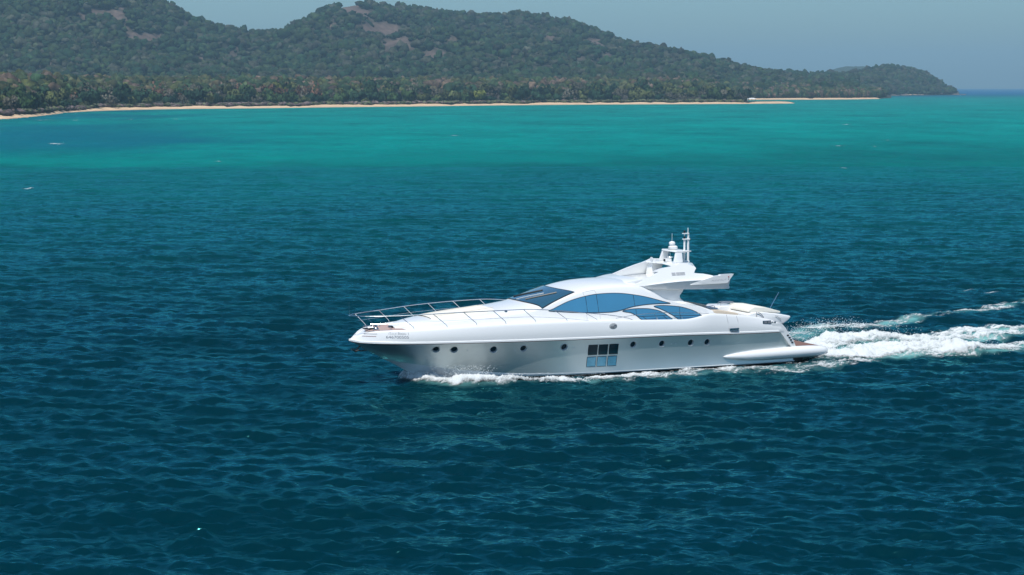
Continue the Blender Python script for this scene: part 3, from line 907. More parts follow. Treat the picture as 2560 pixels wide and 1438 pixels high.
def cdt_panel(name, outline, surf, m, parent, step, side=-1, holes=(), smooth=True, thick=0.0):
    """panel: outline in (x,z), y from surf(x,z); side -1 = port (towards the camera), +1 = starboard"""
    pts = [Vector((p[0], p[1])) for p in outline]; edges = [(i, (i + 1) % len(pts)) for i in range(len(pts))]
    hp = []
    for (hx, hz, hr) in holes:
        n0 = len(pts); k_ = 20
        for k in range(k_): pts.append(Vector((hx + hr * math.cos(2 * math.pi * k / k_), hz + hr * math.sin(2 * math.pi * k / k_))))
        edges += [(n0 + k, n0 + (k + 1) % k_) for k in range(k_)]
    O = np.array(outline)
    def inside(px, pz):
        c = np.zeros(len(px), bool); j = len(O) - 1
        for i in range(len(O)):
            xi, zi = O[i]; xj, zj = O[j]
            cond = ((zi > pz) != (zj > pz)) & (px < (xj - xi) * (pz - zi) / (zj - zi + 1e-12) + xi)
            c ^= cond; j = i
        return c
    sx, sz = step if isinstance(step, tuple) else (step, step)
    gx, gz = np.meshgrid(np.arange(O[:, 0].min() + sx / 2, O[:, 0].max(), sx), np.arange(O[:, 1].min() + sz / 2, O[:, 1].max(), sz))
    gx, gz = gx.ravel(), gz.ravel()
    ok = inside(gx, gz)
    seg = np.stack([O, np.roll(O, -1, 0)], 1)
    for (a, b) in seg:        # keep grid points off the outline
        d = b - a; L = max((d * d).sum(), 1e-9)
        tt_ = np.clip(((gx - a[0]) * d[0] + (gz - a[1]) * d[1]) / L, 0, 1)
        ok &= np.hypot((gx - a[0] - tt_ * d[0]) / sx, (gz - a[1] - tt_ * d[1]) / sz) > .35
    for (hx, hz, hr) in holes: ok &= np.hypot(gx - hx, gz - hz) > hr + .03
    pts += [Vector((a, b)) for a, b in zip(gx[ok], gz[ok])]
    vo, eo, fo, *_ = delaunay_2d_cdt(pts, edges, [], 0, 1e-5)
    vx = np.array([v.x for v in vo]); vz = np.array([v.y for v in vo])
    fo = [f for f in fo if len(f) == 3]
    F = np.array(fo)
    cx, cz = vx[F].mean(1), vz[F].mean(1)
    ok = inside(cx, cz)
    for (hx, hz, hr) in holes: ok &= np.hypot(cx - hx, cz - hz) > hr * .97
    F = F[ok]
    w = surf(vx, vz)
    V = np.stack([vx, side * w, vz], 1)
    a = V[F[:, 0]]; b = V[F[:, 1]]; c = V[F[:, 2]]
    nrm = np.cross(b - a, c - a)
    flip = nrm[:, 1] * side < 0
    F[flip] = F[flip][:, ::-1]
    if thick:
        n0 = len(V)
        Vb = V.copy(); Vb[:, 1] -= side * thick
        Fs = [F, F[:, ::-1] + n0]
        cnt = {}
        for f in F:
            for q in range(3):
                e = (f[q], f[(q + 1) % 3]); cnt[e] = 1
        rim = [(e[0], e[1]) for e in cnt if (e[1], e[0]) not in cnt]
        rf = []
        for a_, b_ in rim: rf += [(b_, a_, a_ + n0), (b_, a_ + n0, b_ + n0)]
        F = np.concatenate(Fs + [np.array(rf)]); V = np.concatenate([V, Vb])
    me = mesh_np(name, V, None, F, smooth=smooth)
    if thick and smooth: me.set_sharp_from_angle(angle=math.radians(35))
    return link(name, me, m, parent)

def loft(name, rows, m, parent, smooth=True, angle=35, close=False):
    """rows: list of (n,3) arrays of equal length"""
    A = np.array(rows); R, C = A.shape[:2]
    i = np.arange(R * C).reshape(R, C)
    q = np.stack([i[:-1, :-1], i[:-1, 1:], i[1:, 1:], i[1:, :-1]], -1).reshape(-1, 4)
    me = mesh_np(name, A.reshape(-1, 3), q, smooth=smooth)
    bm = bmesh.new(); bm.from_mesh(me); bmesh.ops.remove_doubles(bm, verts=bm.verts, dist=.0008)
    bmesh.ops.recalc_face_normals(bm, faces=bm.faces); bm.to_mesh(me); bm.free()
    if smooth:
        for p in me.polygons: p.use_smooth = True
        me.set_sharp_from_angle(angle=math.radians(angle))
    return link(name, me, m, parent)

def stern_x(z):          # raked stern edge of the hull side
    return np.interp(z, [.1, 1.03, 2.05, 2.6, 2.9], [28.45, 28.12, 27.22, 26.75, 26.4])

# hull sides (silver) with real round openings for the portholes
PORTS = [(3.92, 2.19), (5.13, 2.13), (7.72, 2.01), (9.67, 1.96), (12.34, 1.90), (16.95, 1.80), (18.92, 1.75), (20.92, 1.70), (22.08, 1.67)]
def fit_x(px_x, px_z, w0, fn):
    """the listed spots were measured on a plane 3.1-3.3 m off the centreline: slide them to the real surface"""
    w = float(fn(np.array([px_x]), np.array([px_z]))[0])
    return px_x + (w0 - w) * .55, px_z - (w0 - w) * .105
PORTS = [fit_x(a, b, 3.1, hull_w) for a, b in PORTS]
top = [(x, float(z_kn(x))) for x in np.concatenate([np.linspace(.02, 3, 16), np.linspace(3.4, 27.2, 50)])]
stern = [(float(stern_x(z)), z) for z in (1.7, 1.4, 1.03, .6)]
low = [(x, float(z_ch(x))) for x in np.concatenate([np.linspace(28.3, 3, 60), np.linspace(2.7, .1, 16)])]
for side in (-1, 1):
    h = cdt_panel('hull', top + stern + low, hull_w, m_silver, yacht, (.30, .14), side, [(a, b, .19) for a, b in PORTS])
    if side == 1: h['label'] = 'silver starboard hull side'
    else: h['label'] = 'silver port hull side'
xs = np.concatenate([np.linspace(2.06, 4, 14), np.linspace(4.3, 28.4, 50)])
for side in (-1, 1):
    a, bmid, k = [], [], []
    for x in xs:
        zc, wc, zk = float(z_ch(x)), float(w_ch(x)), float(z_keel(x))
        zb = max(float(z_boot(x)), zk)
        f = (zc - zb) / max(zc - zk, 1e-3)
        f = min(max(f, 0.03), 1)
        drop = min(1, f * 1.0)
        wb_ = wc * (1 - f ** 1.6 * (1 if x < 6.2 else .55)) if f < 1 else 0.0
        a.append((x, side * wc, zc)); bmid.append((x, side * wb_, zb)); k.append((x, 0, zk))
    mid = [[(p[0], (p[1] * (1 - q) + r_[1] * q) + side * .10 * q * (1 - q) * min(1, abs(p[1])), p[2] * (1 - q) + r_[2] * q) for p, r_ in zip(a, bmid)] for q in (0, .35, .7, 1)]
    loft('hull_bottom', mid, m_boot, yacht)
    loft('antifouling', [bmid, [(p[0], p[1] * .6, max(q_[2], min(p[2], -.40))) for p, q_ in zip(bmid, k)], k], m_anti, yacht)
# bulwark (white topsides)
xs = np.concatenate([np.linspace(0, 1.5, 14), np.linspace(1.8, 26.9, 90)])
for side in (-1, 1):
    rows = []
    for v in np.linspace(0, 1, 9):
        row = []
        for x in xs:
            a, b = float(z_kn(x)), float(z_sheer(x))
            z = a + (b - a) * v
            xx = x * (float(stern_x(min(z, 2.9))) + .28) / 26.9 if x > 22 else x
            xx = x + (xx - x) * (0 if x < 22 else (x - 22) / 4.9)
            row.append((xx, side * float(bulwark_w(x, z)), z))
        rows.append(row)
    # rolled gunwale
    for k, (dw, dz) in enumerate(((.03, .028), (.08, .036), (.16, .02), (.18, -.05))):
        rows.append([(p[0], p[1] - side * min(dw, abs(p[1])), p[2] + dz) for p in rows[8]])
    loft('bulwark', rows, m_gel, yacht, angle=50)
    b = MB()
    rr = [(x, side * (float(w_kn(x)) + .012), float(z_kn(x)) + .055) for x in np.linspace(.0, 27.1, 60)]
    n0 = len(rr)
    vs = []
    for (x, y_, z_) in rr:
        o_ = side * .045
        vs += [(x, y_ - side * .02, z_ - .055), (x, y_ + o_, z_ - .05), (x, y_ + o_, z_ + .04), (x, y_ - side * .02, z_ + .075)]
    fs = []
    for i in range(n0 - 1):
        for k in range(3): fs.append((4 * i + k, 4 * i + k + 1, 4 * i + 5 + k, 4 * i + 4 + k))
    b.add(vs, fs)
    b.build('rub_rail', m_gel, yacht, smooth=True, angle=30)
    MB().tube([(x, side * (float(w_kn(x)) - .02), float(z_kn(x)) - .022) for x in np.linspace(.1, 27.15, 60)], .018, 5).build('pinstripe', m_red, yacht)
# bow nose cap between the two sides
# decks
dk = []
for x in np.concatenate([np.linspace(.3, 3, 12), np.linspace(3.5, 26.6, 50)]):
    zz = float(z_sheer(x)) - .05 if x < 22 else min(float(z_sheer(x)) - .05, 3.1) - .75 * float(sstep(22.0, 22.6, x))
    w = float(w_sh(x)) - .10
    dk.append([(x, -w, zz), (x, -w * .5, zz + .02), (x, 0, zz + .03), (x, w * .5, zz + .02), (x, w, zz)])
loft('deck', dk, m_gel, yacht, angle=60)
wl = []
for x in np.linspace(1.0, 2.95, 14):
    w = (float(w_sh(x)) - .30) * min(1, (x - .9) / .5)
    wl.append([(x, -w, float(z_sheer(x)) + .0), (x, 0, float(z_sheer(x)) + .012), (x, w, float(z_sheer(x)) + .0)])
loft('bow_working_deck', wl, simple('faded_teak', (.42, .30, .27), .8, var=.2, vscale=4), yacht)

# superstructure shell
w_base = table((2.6, .55), (3.2, 1.05), (4.3, 1.62), (6, 2.08), (8, 2.32), (9.5, 2.47), (11, 2.65), (13, 2.80), (16, 2.98), (18, 3.10), (23.2, 3.12))
def side_w(x, z):
    d = np.maximum(z - 3.2, 0)
    return w_base(x) - .2 * d - .06 * d * d
z_edge = table((2.6, 3.24), (3.2, 3.37), (4.3, 3.50), (6, 3.62), (8, 3.74), (9.5, 3.86), (10.5, 3.98), (11.2, 4.13), (12.3, 4.52), (13.5, 4.90), (14.2, 5.04), (15, 5.15), (16.4, 5.20), (17.6, 5.18),
               (18.26, 4.97), (18.62, 4.80), (19.14, 4.48), (19.6, 4.28), (20.0, 4.16), (20.8, 4.0), (21.57, 3.86), (22.58, 3.43), (23.2, 3.2))
z_mid = table((2.6, 3.27), (3.1, 3.50), (4.05, 3.67), (5.27, 3.81), (7, 3.98), (8.43, 4.12), (9.96, 4.32), (10.6, 4.40), (11.2, 4.58), (12.2, 4.84), (13.2, 5.09), (14.3, 5.36), (15.2, 5.48), (16.5, 5.53),
              (17.4, 5.50), (17.9, 5.35), (18.26, 5.05), (18.62, 4.84), (19.14, 4.51), (19.6, 4.31), (20, 4.19), (20.8, 4.03), (21.57, 3.9), (22.58, 3.45), (23.2, 3.22))
def section(x, n=18):
    """half section above the edge line as a Bezier, port positive width"""
    ze, zc = float(z_edge(x)), float(z_mid(x))
    Se = float(side_w(x, ze)); d = max(ze - 3.2, 0)
    sl = -(.2 + .12 * d); hgt = max(.5 * (zc - ze), .01)
    P = [(Se, ze), (Se + sl * hgt, ze + hgt), (Se * .60, zc), (0, zc)]
    out = []
    for t in np.linspace(0, 1, n):
        a, b_, c, e = (1 - t) ** 3, 3 * t * (1 - t) ** 2, 3 * t * t * (1 - t), t ** 3
        out.append((a * P[0][0] + b_ * P[1][0] + c * P[2][0] + e * P[3][0], a * P[0][1] + b_ * P[1][1] + c * P[2][1] + e * P[3][1]))
    return out
def roof_z(x, y):
    s = section(x, 40)
    w = np.array([p[0] for p in s])[::-1]; z = np.array([p[1] for p in s])[::-1]
    return float(np.interp(abs(y), w, z))
rows = []
for x in np.concatenate([np.linspace(2.62, 11, 34), np.linspace(11.2, 17.6, 34), np.linspace(17.7, 23.2, 36)]):
    ze = float(z_edge(x)); z0 = min(float(z_sheer(x)) - .08, ze - .02)
    half = [(float(side_w(x, z)), z) for z in np.linspace(z0, ze, 10)[:-1]] + section(x)
    rows.append([(x, -w, z) for w, z in half] + [(x, w, z) for w, z in half[::-1][1:]])
loft('deckhouse', rows, m_gel, yacht, angle=42)

# windshield
def ws_pt(u, v):
    y_ = u * (2.42 + (2.12 - 2.42) * v)
    xb_ = 10.72 + .50 * abs(u) ** 2.2; xt = 13.12 + .36 * abs(u) ** 2.2
    x = xb_ + (xt - xb_) * v
    return x, y_
rows = []
for v in np.linspace(0, 1, 28):
    row = []
    for u in np.linspace(-1, 1, 61):
        x, y_ = ws_pt(u, v); row.append((x, y_, roof_z(x, y_) + .035))
    rows.append(row)
ws = loft('windshield', rows, m_wind, yacht)
fr_pts = []
for u in np.linspace(-1, 1, 25): fr_pts.append(ws_pt(u, 0))
for v in np.linspace(.1, 1, 10): fr_pts.append(ws_pt(1, v))
for u in np.linspace(.92, -1, 25): fr_pts.append(ws_pt(u, 1))
for v in np.linspace(.9, .1, 9): fr_pts.append(ws_pt(-1, v))
MB().tube([(a, b_, roof_z(a, b_) + .025) for a, b_ in fr_pts], .03, 5, closed=True).build('frame', m_dark, ws)
def wiper(u0, v0, u1, v1, mm, name, r_):
    p = []
    for q in np.linspace(0, 1, 5):
        x, y_ = ws_pt(u0 + (u1 - u0) * q, v0 + (v1 - v0) * q); p.append((x, y_, roof_z(x, y_) + .055))
    MB().tube(p, r_, 5).build(name, mm, yacht)
wiper(.55, .10, .08, .74, m_dark, 'wiper', .05)
wiper(-.25, .10, -.62, .76, m_dark, 'wiper', .05)
wiper(.10, .02, -.28, .60, m_gel, 'wiper', .016)

# side windows, port and starboard
def smooth_loop(pts, per=6):
    P = [Vector((a, b_, 0)) for a, b_ in pts]; n_ = len(P); out_ = []
    for i in range(n_):
        p0, p1, p2, p3 = P[i - 1], P[i], P[(i + 1) % n_], P[(i + 2) % n_]
        for k in range(per):
            t = k / per
            q = .5 * ((2 * p1) + (-p0 + p2) * t + (2 * p0 - 5 * p1 + 4 * p2 - p3) * t * t + (-p0 + 3 * p1 - 3 * p2 + p3) * t ** 3)
            out_.append((q.x, q.y))
    return out_
BIGWIN = [(11.60, 4.02), (11.9, 4.13), (12.24, 4.27), (12.79, 4.48), (13.4, 4.65), (14.07, 4.78), (14.8, 4.87), (15.79, 4.89), (16.5, 4.85), (17.15, 4.76), (17.8, 4.64), (18.37, 4.50), (19.1, 4.29), (19.56, 4.165), (19.5, 4.14), (18.66, 4.16), (17.9, 4.14), (17.16, 4.07), (16.7, 3.98), (16.27, 3.88), (15.67, 3.80), (14.76, 3.80), (13.98, 3.83), (13.1, 3.88), (12.3, 3.95)]
WIN_A = [(16.34, 3.82), (16.8, 3.91), (17.2, 3.935), (17.6, 3.93), (18.0, 3.905), (18.33, 3.85), (18.7, 3.77), (18.99, 3.64), (19.2, 3.52), (19.38, 3.39), (19.56, 3.26), (19.62, 3.19), (19.45, 3.155), (18.9, 3.155), (18.4, 3.17), (17.9, 3.20), (17.6, 3.25), (17.4, 3.37), (17.22, 3.52), (17.05, 3.62), (16.84, 3.71)]
WIN_B = [(18.46, 4.02), (18.91, 4.05), (19.5, 4.01), (20.21, 3.92), (20.55, 3.84), (20.88, 3.74), (21.15, 3.64), (21.41, 3.51), (21.6, 3.39), (21.68, 3.31), (21.5, 3.255), (21.24, 3.21), (20.9, 3.165), (20.61, 3.145), (20.3, 3.145), (20.05, 3.18), (19.85, 3.31), (19.66, 3.44), (19.4, 3.59), (19.14, 3.73), (18.8, 3.88)]
def side_window(poly, bars, side, hbar=None):
    lp = smooth_loop(poly, 4)
    g = cdt_panel('window', lp, lambda x, z: side_w(x, z) + .014, m_blue, yacht, .16, side, thick=.012)
    MB().tube([(a, side * (float(side_w(a, b_)) + .014), b_) for a, b_ in lp], .017, 5, closed=True).build('frame', m_dark, g)
    for (x0, z0, x1, z1) in bars:
        MB().tube([(x0 + (x1 - x0) * q, side * (float(side_w(x0 + (x1 - x0) * q, z0 + (z1 - z0) * q)) + .016), z0 + (z1 - z0) * q) for q in np.linspace(0, 1, 5)], .013, 5).build('mullion', m_dark, g)
    return g
for side in (-1, 1):
    side_window(BIGWIN, [(14.07, 4.77, 14.06, 3.84), (14.79, 4.86, 14.79, 3.81), (17.19, 4.74, 17.19, 4.08)], side)
    side_window(WIN_A, [(17.23, 3.92, 17.22, 3.54), (17.3, 3.46, 19.3, 3.44), (17.62, 3.44, 17.95, 3.2), (19.02, 3.44, 19.3, 3.18)], side)
    side_window(WIN_B, [(20.2, 3.91, 20.17, 3.15), (19.75, 3.40, 21.64, 3.33)], side)
    for (x0, z0, x1, z1) in ((14.0, 3.84, 14.0, 3.4), (14.85, 3.80, 14.85, 3.4), (14.02, 4.80, 13.95, 5.0), (14.82, 4.88, 14.72, 5.1), (13.95, 5.0, 14.72, 5.1)):
        MB().tube([(x0 + (x1 - x0) * q, side * (float(side_w(x0 + (x1 - x0) * q, z0 + (z1 - z0) * q)) - .002), z0 + (z1 - z0) * q) for q in (0, .5, 1)], .008, 4).build('side_door_seam', m_lip, yacht)

# aft end of the deckhouse under the overhang
prof = [(17.4, 5.05), (21.15, 5.0), (20.98, 4.72), (20.80, 4.50), (20.78, 4.40), (20.85, 4.27), (21.1, 4.12), (21.7, 3.93), (22.35, 3.72), (23.2, 3.42), (23.3, 3.0), (17.6, 3.0)]
MB().prism(prof, -2.05, 2.05).build('aft_bulkhead', m_gel, yacht, smooth=True, bevel=.12, angle=50)
for side in (-1, 1):       # gusset from the side arch in to the bulkhead
    A = [(x, float(z_edge(x))) for x in np.linspace(17.7, 22.6, 22)]
    loft('aft_cheek', [[(x, side * (float(side_w(x, z)) - .04), z - .02) for x, z in A],
                       [(x, side * (2.30 - .02 * (x - 17.7)), z + .02) for x, z in A],
                       [(x, side * 2.0, z + .10) for x, z in A]], m_gel, yacht)

# flybridge overhang
c_z = table((17.5, 5.17), (18.68, 5.31), (19.85, 5.39), (21.26, 5.44), (22.61, 5.42), (24.0, 5.36))
c_w = table((17.5, 2.25), (18.3, 2.44), (19.3, 2.52), (21.5, 2.53), (24.0, 2.46))
b_z = table((17.5, 5.14), (18.1, 5.01), (19.57, 4.93), (21.15, 4.87), (22.74, 4.82), (24.1, 4.80))
b_w = table((17.5, 2.18), (18.1, 2.28), (21.5, 2.33), (24.1, 2.28))
rows = []
for x in np.linspace(17.5, 24.05, 40):
    cz_, cw_, bz_, bw_ = float(c_z(x)), float(c_w(x)), float(b_z(x)), float(b_w(x))
    half = [(0, bz_ - .0), (bw_ - .3, bz_ - .0), (bw_ - .05, bz_), (bw_, bz_ + .03), (bw_ + (cw_ - bw_) * .5, bz_ + (cz_ - bz_) * .5), (cw_, cz_ - .03), (cw_ - .02, cz_), (cw_ - .25, cz_ + .05), (0, cz_ + .07)]
    rows.append([(x, -w, z) for w, z in half] + [(x, w, z) for w, z in half[::-1]])
fb = loft('flybridge_deck', rows, m_gel, yacht, angle=30)
MB().prism([(23.95, 5.40), (24.0, 5.12), (24.14, 4.88), (24.1, 4.80), (23.9, 4.80), (23.85, 5.40)], -2.3, 2.3).build('deck_edge', m_gel, fb, bevel=.02)
def coam_w(x, z): return 2.5 - .5 * (z - 5.2) - .10 * np.clip((19.0 - x) / 1.3, 0, 1)
COAM = [(17.3, 5.26), (17.75, 5.38), (18.05, 5.49), (18.3, 5.60), (18.55, 5.68), (18.76, 5.77), (19.0, 5.89), (19.2, 5.99), (19.08, 6.01), (18.94, 6.02), (19.2, 6.11), (19.53, 6.19), (20.14, 6.26), (20.54, 6.32), (20.82, 6.46), (21.14, 6.45), (21.5, 6.34), (21.82, 6.21), (21.88, 6.12), (21.75, 5.98), (21.62, 5.84),
        (21.9, 5.81), (22.34, 5.77), (22.7, 5.70), (23.05, 5.61), (23.5, 5.45), (23.6, 5.36), (22, 5.36), (20, 5.34), (18.6, 5.27), (18, 5.2)]
for side in (-1, 1):
    prof_ = COAM if side < 0 else [(17.3, 5.24), (17.67, 5.34), (18.0, 5.43), (18.26, 5.52), (18.8, 5.73), (19.3, 5.92), (19.8, 6.09), (20.2, 6.20)] + COAM[13:]
    cdt_panel('flybridge_coaming', prof_, coam_w, m_gel, yacht, .14, side, thick=.20)
    FIN = [(21.25, 5.15), (21.5, 5.24), (21.82, 5.34), (22.35, 5.49), (22.89, 5.62), (23.3, 5.65), (23.34, 5.70), (23.8, 5.71), (24.27, 5.715), (24.05, 5.46), (23.82, 5.17), (22.62, 5.155)]
    cdt_panel('wing_fin', FIN, lambda x, z: 2.50 - .02 * (z - 5.2) + .06 * sstep(21.3, 22.6, x), m_gel, yacht, .12, side, thick=.26)
    MB().lathe((23.90, side * 2.545, 5.53), [(.0, -.03), (.045, -.02), (.05, 0), (.03, .06), (0, .07)], 8, sx=1, sy=.7).build('navigation_lamp', m_navred if side < 0 else simple('green_lens', (.01, .25, .06), .3), yacht)
    MB().tube([(23.90, side * 2.55, 5.47), (23.88, side * 2.55, 5.36)], .02, 5).build('lamp_bracket', m_chrome, yacht)
    for k in range(3):
        for q in range(3):
            MB().box((20.22 + .31 * q, side * (float(coam_w(20.2 + .31 * q, 5.77 + .065 * k)) + .008), 5.77 + .065 * k), (.26 if q < 2 else .33, .03, .018)).build('emblem_bar', m_lip, yacht)
# forward cowl of the flybridge, windscreen and console
MB().prism([(17.0, 5.42), (17.6, 5.54), (18.1, 5.60), (18.25, 5.45), (18.2, 5.30), (17.2, 5.30)], -1.95, 1.95).build('flybridge_cowl', m_gel, yacht, smooth=True, bevel=.04)
MB().prism([(20.55, 5.42), (20.66, 6.27), (21.45, 6.22), (21.30, 5.42)], 1.3, 1.96).build('coaming_bulkhead', m_gel, yacht, smooth=True, bevel=.06)
MB().prism([(21.0, 5.42), (21.0, 5.72), (23.2, 5.55), (23.2, 5.42)], -1.9, 1.9).build('flybridge_seat', m_cushw, yacht, smooth=True, bevel=.05)
# spar that crosses from coaming to coaming and carries the radar arch
rows = []
for y_ in np.linspace(-1.84, 1.84, 21):
    q = abs(y_) / 2.0
    x0 = 20.62 - .15 * q; x1 = 22.55 - .85 * q ** 1.5
    zt = 6.36 - .06 * q
    rows.append([(x0, y_, zt - .07), (x0 + .06, y_, zt), (x0 + .5, y_, zt + .05), (x1 - .1, y_, zt - .01), (x1, y_, zt - .07), (x1 - .05, y_, zt - .13), (x0 + .4, y_, zt - .12), (x0 + .05, y_, zt - .11), (x0, y_, zt - .07)])
loft('cross_spar', rows, m_gel, yacht, angle=60)
MB().prism([(21.6, 6.34), (22.5, 6.32), (22.75, 6.0), (22.62, 5.4), (21.4, 5.4)], -.55, .55).build('spar_pillar', m_gel, yacht, smooth=True, bevel=.10)
ra = empty('radar_arch'); ra.parent = yacht
for side in (-1, 1):
    b = MB()
    y0, y1 = side * .95, side * .80
    vs = []
    for (x, z) in ((20.92, 6.38), (21.56, 6.40), (21.55, 7.02), (21.13, 7.05)):
        t = (z - 6.4) / .65
        vs.append((x, side * (1.0 - .10 * t), z))
    for (x, z) in ((20.92, 6.38), (21.56, 6.40), (21.55, 7.02), (21.13, 7.05)):
        t = (z - 6.4) / .65
        vs.append((x, side * (.84 - .10 * t), z))
    b.add(vs, [(0, 1, 2, 3), (7, 6, 5, 4), (0, 4, 5, 1), (1, 5, 6, 2), (2, 6, 7, 3), (3, 7, 4, 0)])
    b.build('leg', m_gel, ra, smooth=True, bevel=.035)
MB().prism([(21.08, 7.03), (21.14, 7.13), (21.7, 7.12), (22.2, 7.09), (22.2, 7.04), (21.56, 6.99)], -.92, .92).build('top_plate', m_gel, ra, smooth=True, bevel=.03)
rd = MB().lathe((21.4, 0, 7.12), [(.12, 0), (.26, .03), (.30, .10), (.29, .20), (.20, .26), (.10, .27)], 18).build('radar_base', m_gel, yacht, smooth=True)
MB().lathe((21.34, 0, 7.38), [(.09, 0), (.15, .03), (.20, .09), (.20, .17), (.15, .24), (.07, .27), (.01, .275)], 18).build('satellite_dome', m_gel, yacht, smooth=True)
MB().tube([(21.33, 0, 7.6), (21.33, 0, 8.14)], .010, 5).build('whip_antenna', m_gel, yacht)
MB().tube([(21.25, .1, 6.36), (21.25, .1, 7.02)], .018, 6).build('antenna_stem', m_gel, yacht)
MB().lathe((21.18, -.05, 6.66), [(.02, -.28), (.02, 0), (.20, .0), (.18, .03), (.05, .05)], 14).build('gps_antenna', m_gel, yacht, smooth=True)
b = MB().lathe((19.95, .15, 6.55), [(.16, 0), (.15, .05), (.05, .14), (.045, .55), (.02, .56)], 12, axis='x'); b.tube([(20.3, .15, 6.55), (20.3, .15, 6.32)], .03, 5)
b.tube([(19.98, .15, 6.55), (19.98, .05, 6.38)], .03, 5)
b.build('horn', m_gel, yacht, smooth=True)
cmo = MB().box((20.99, -.05, 6.50), (.42, .34, .20)).build('searchlight', m_gel, yacht, bevel=.03)
MB().box((20.775, -.05, 6.50), (.015, .22, .14)).build('lens', m_dark, cmo)
ms = empty('signal_mast'); ms.parent = yacht
for x, zt, r_ in ((22.22, 7.74, .066), (22.48, 8.12, .072)):
    MB().tube([(x, 0, 6.3), (x, 0, zt)], r_, 8).build('pole', m_gel, ms)
MB().tube([(22.46, 0, 8.1), (22.47, 0, 8.45)], .028, 6).build('mast_tip', m_gel, ms)
MB().box((22.34, 0, 7.75), (.46, .22, .07)).build('lower_platform', m_gel, ms, bevel=.015)
MB().box((22.30, 0, 8.10), (.42, .20, .06)).build('upper_platform', m_gel, ms, bevel=.015)
MB().tube([(22.22, 0, 7.78), (22.22, 0, 8.08)], .035, 6).build('lantern_post', m_gel, ms)
for zz in (7.86, 8.22):
    MB().lathe((22.20, -.03, zz), [(.04, -.08), (.065, -.06), (.065, .05), (.03, .08)], 10).build('signal_lantern', m_dark, ms)
MB().box((22.33, 0, 6.36), (.42, .24, .10)).build('foot', m_gel, ms, bevel=.02)

# rails
rail_w = table((0, .05), (.2, .30), (.61, .75), (2.47, 1.66), (4.3, 2.28), (6, 2.68), (7.8, 2.98), (9.65, 3.14), (11.66, 3.20), (13.64, 3.22), (16.9, 3.25))
rail_z = table((0, 4.04), (.6, 4.045), (2.47, 4.08), (4.3, 4.16), (6, 4.22), (7.8, 4.25), (9.65, 4.26), (11.66, 4.12), (13.64, 3.88), (16.6, 3.40), (16.9, 3.27))
br_ = empty('bow_rail'); br_.parent = yacht
TOPS = [.66, 2.47, 4.31, 6.04, 7.79, 9.65, 11.66, 13.64]
for side in (-1, 1):
    pts = [(x, side * float(rail_w(x)), float(rail_z(x))) for x in np.concatenate([np.linspace(.05, 2, 10), np.linspace(2.3, 16.9, 44)])]
    MB().tube(pts, .025, 6).build('handrail', m_chrome, br_)
    mw = [(x, side * (float(rail_w(x)) + .03), float(rail_z(x)) - .44 + .12 * float(sstep(1, 5, x)) * 0) for x in np.linspace(.95, 13.9, 34)]
    MB().tube(mw, .010, 5).build('guard_wire', m_chrome, br_)
    for x in TOPS:
        xe = x + .78
        zb_ = float(z_sheer(xe)) + .0
        wf = float(w_sh(xe)) - .10
        zt = float(rail_z(x)); wt = float(rail_w(x))
        MB().tube([(x, side * wt, zt), (xe - .06, side * (wf - .02), zb_ + (zt - zb_) * .24), (xe, side * wf, zb_ + .10 * (zt - zb_)), (xe, side * wf, zb_)], .019, 5).build('stanchion', m_chrome, br_)
MB().tube([(.05, -.05, 4.04), (-.02, 0, 4.05), (.05, .05, 4.04)], .025, 6).build('rail_nose', m_chrome, br_)
MB().tube([(.18, 0, 4.04), (.02, 0, 4.17), (.0, 0, 4.80)], [.018, .016, .012], 5).build('jackstaff', m_chrome, yacht)
for side in (-1, 1):
    b = MB()
    hr = [(15.7, 3.45), (16.4, 3.53), (17.06, 3.60), (17.9, 3.64), (18.74, 3.66), (20.2, 3.58), (21.4, 3.49), (22.15, 3.42), (22.22, 3.40), (22.23, 3.33)]
    b.tube([(x, side * (3.24 if x < 22 else 3.20), z) for x, z in hr], .018, 6)
    for x0, x1 in ((18.3, 18.55), (20.0, 20.25)):
        b.tube([(x0, side * 3.24, 3.62), (x1, side * 3.24, 3.25), (x1 + .02, side * 3.24, 3.14)], .013, 5)
    b.build('side_grab_rail', m_chrome, yacht)

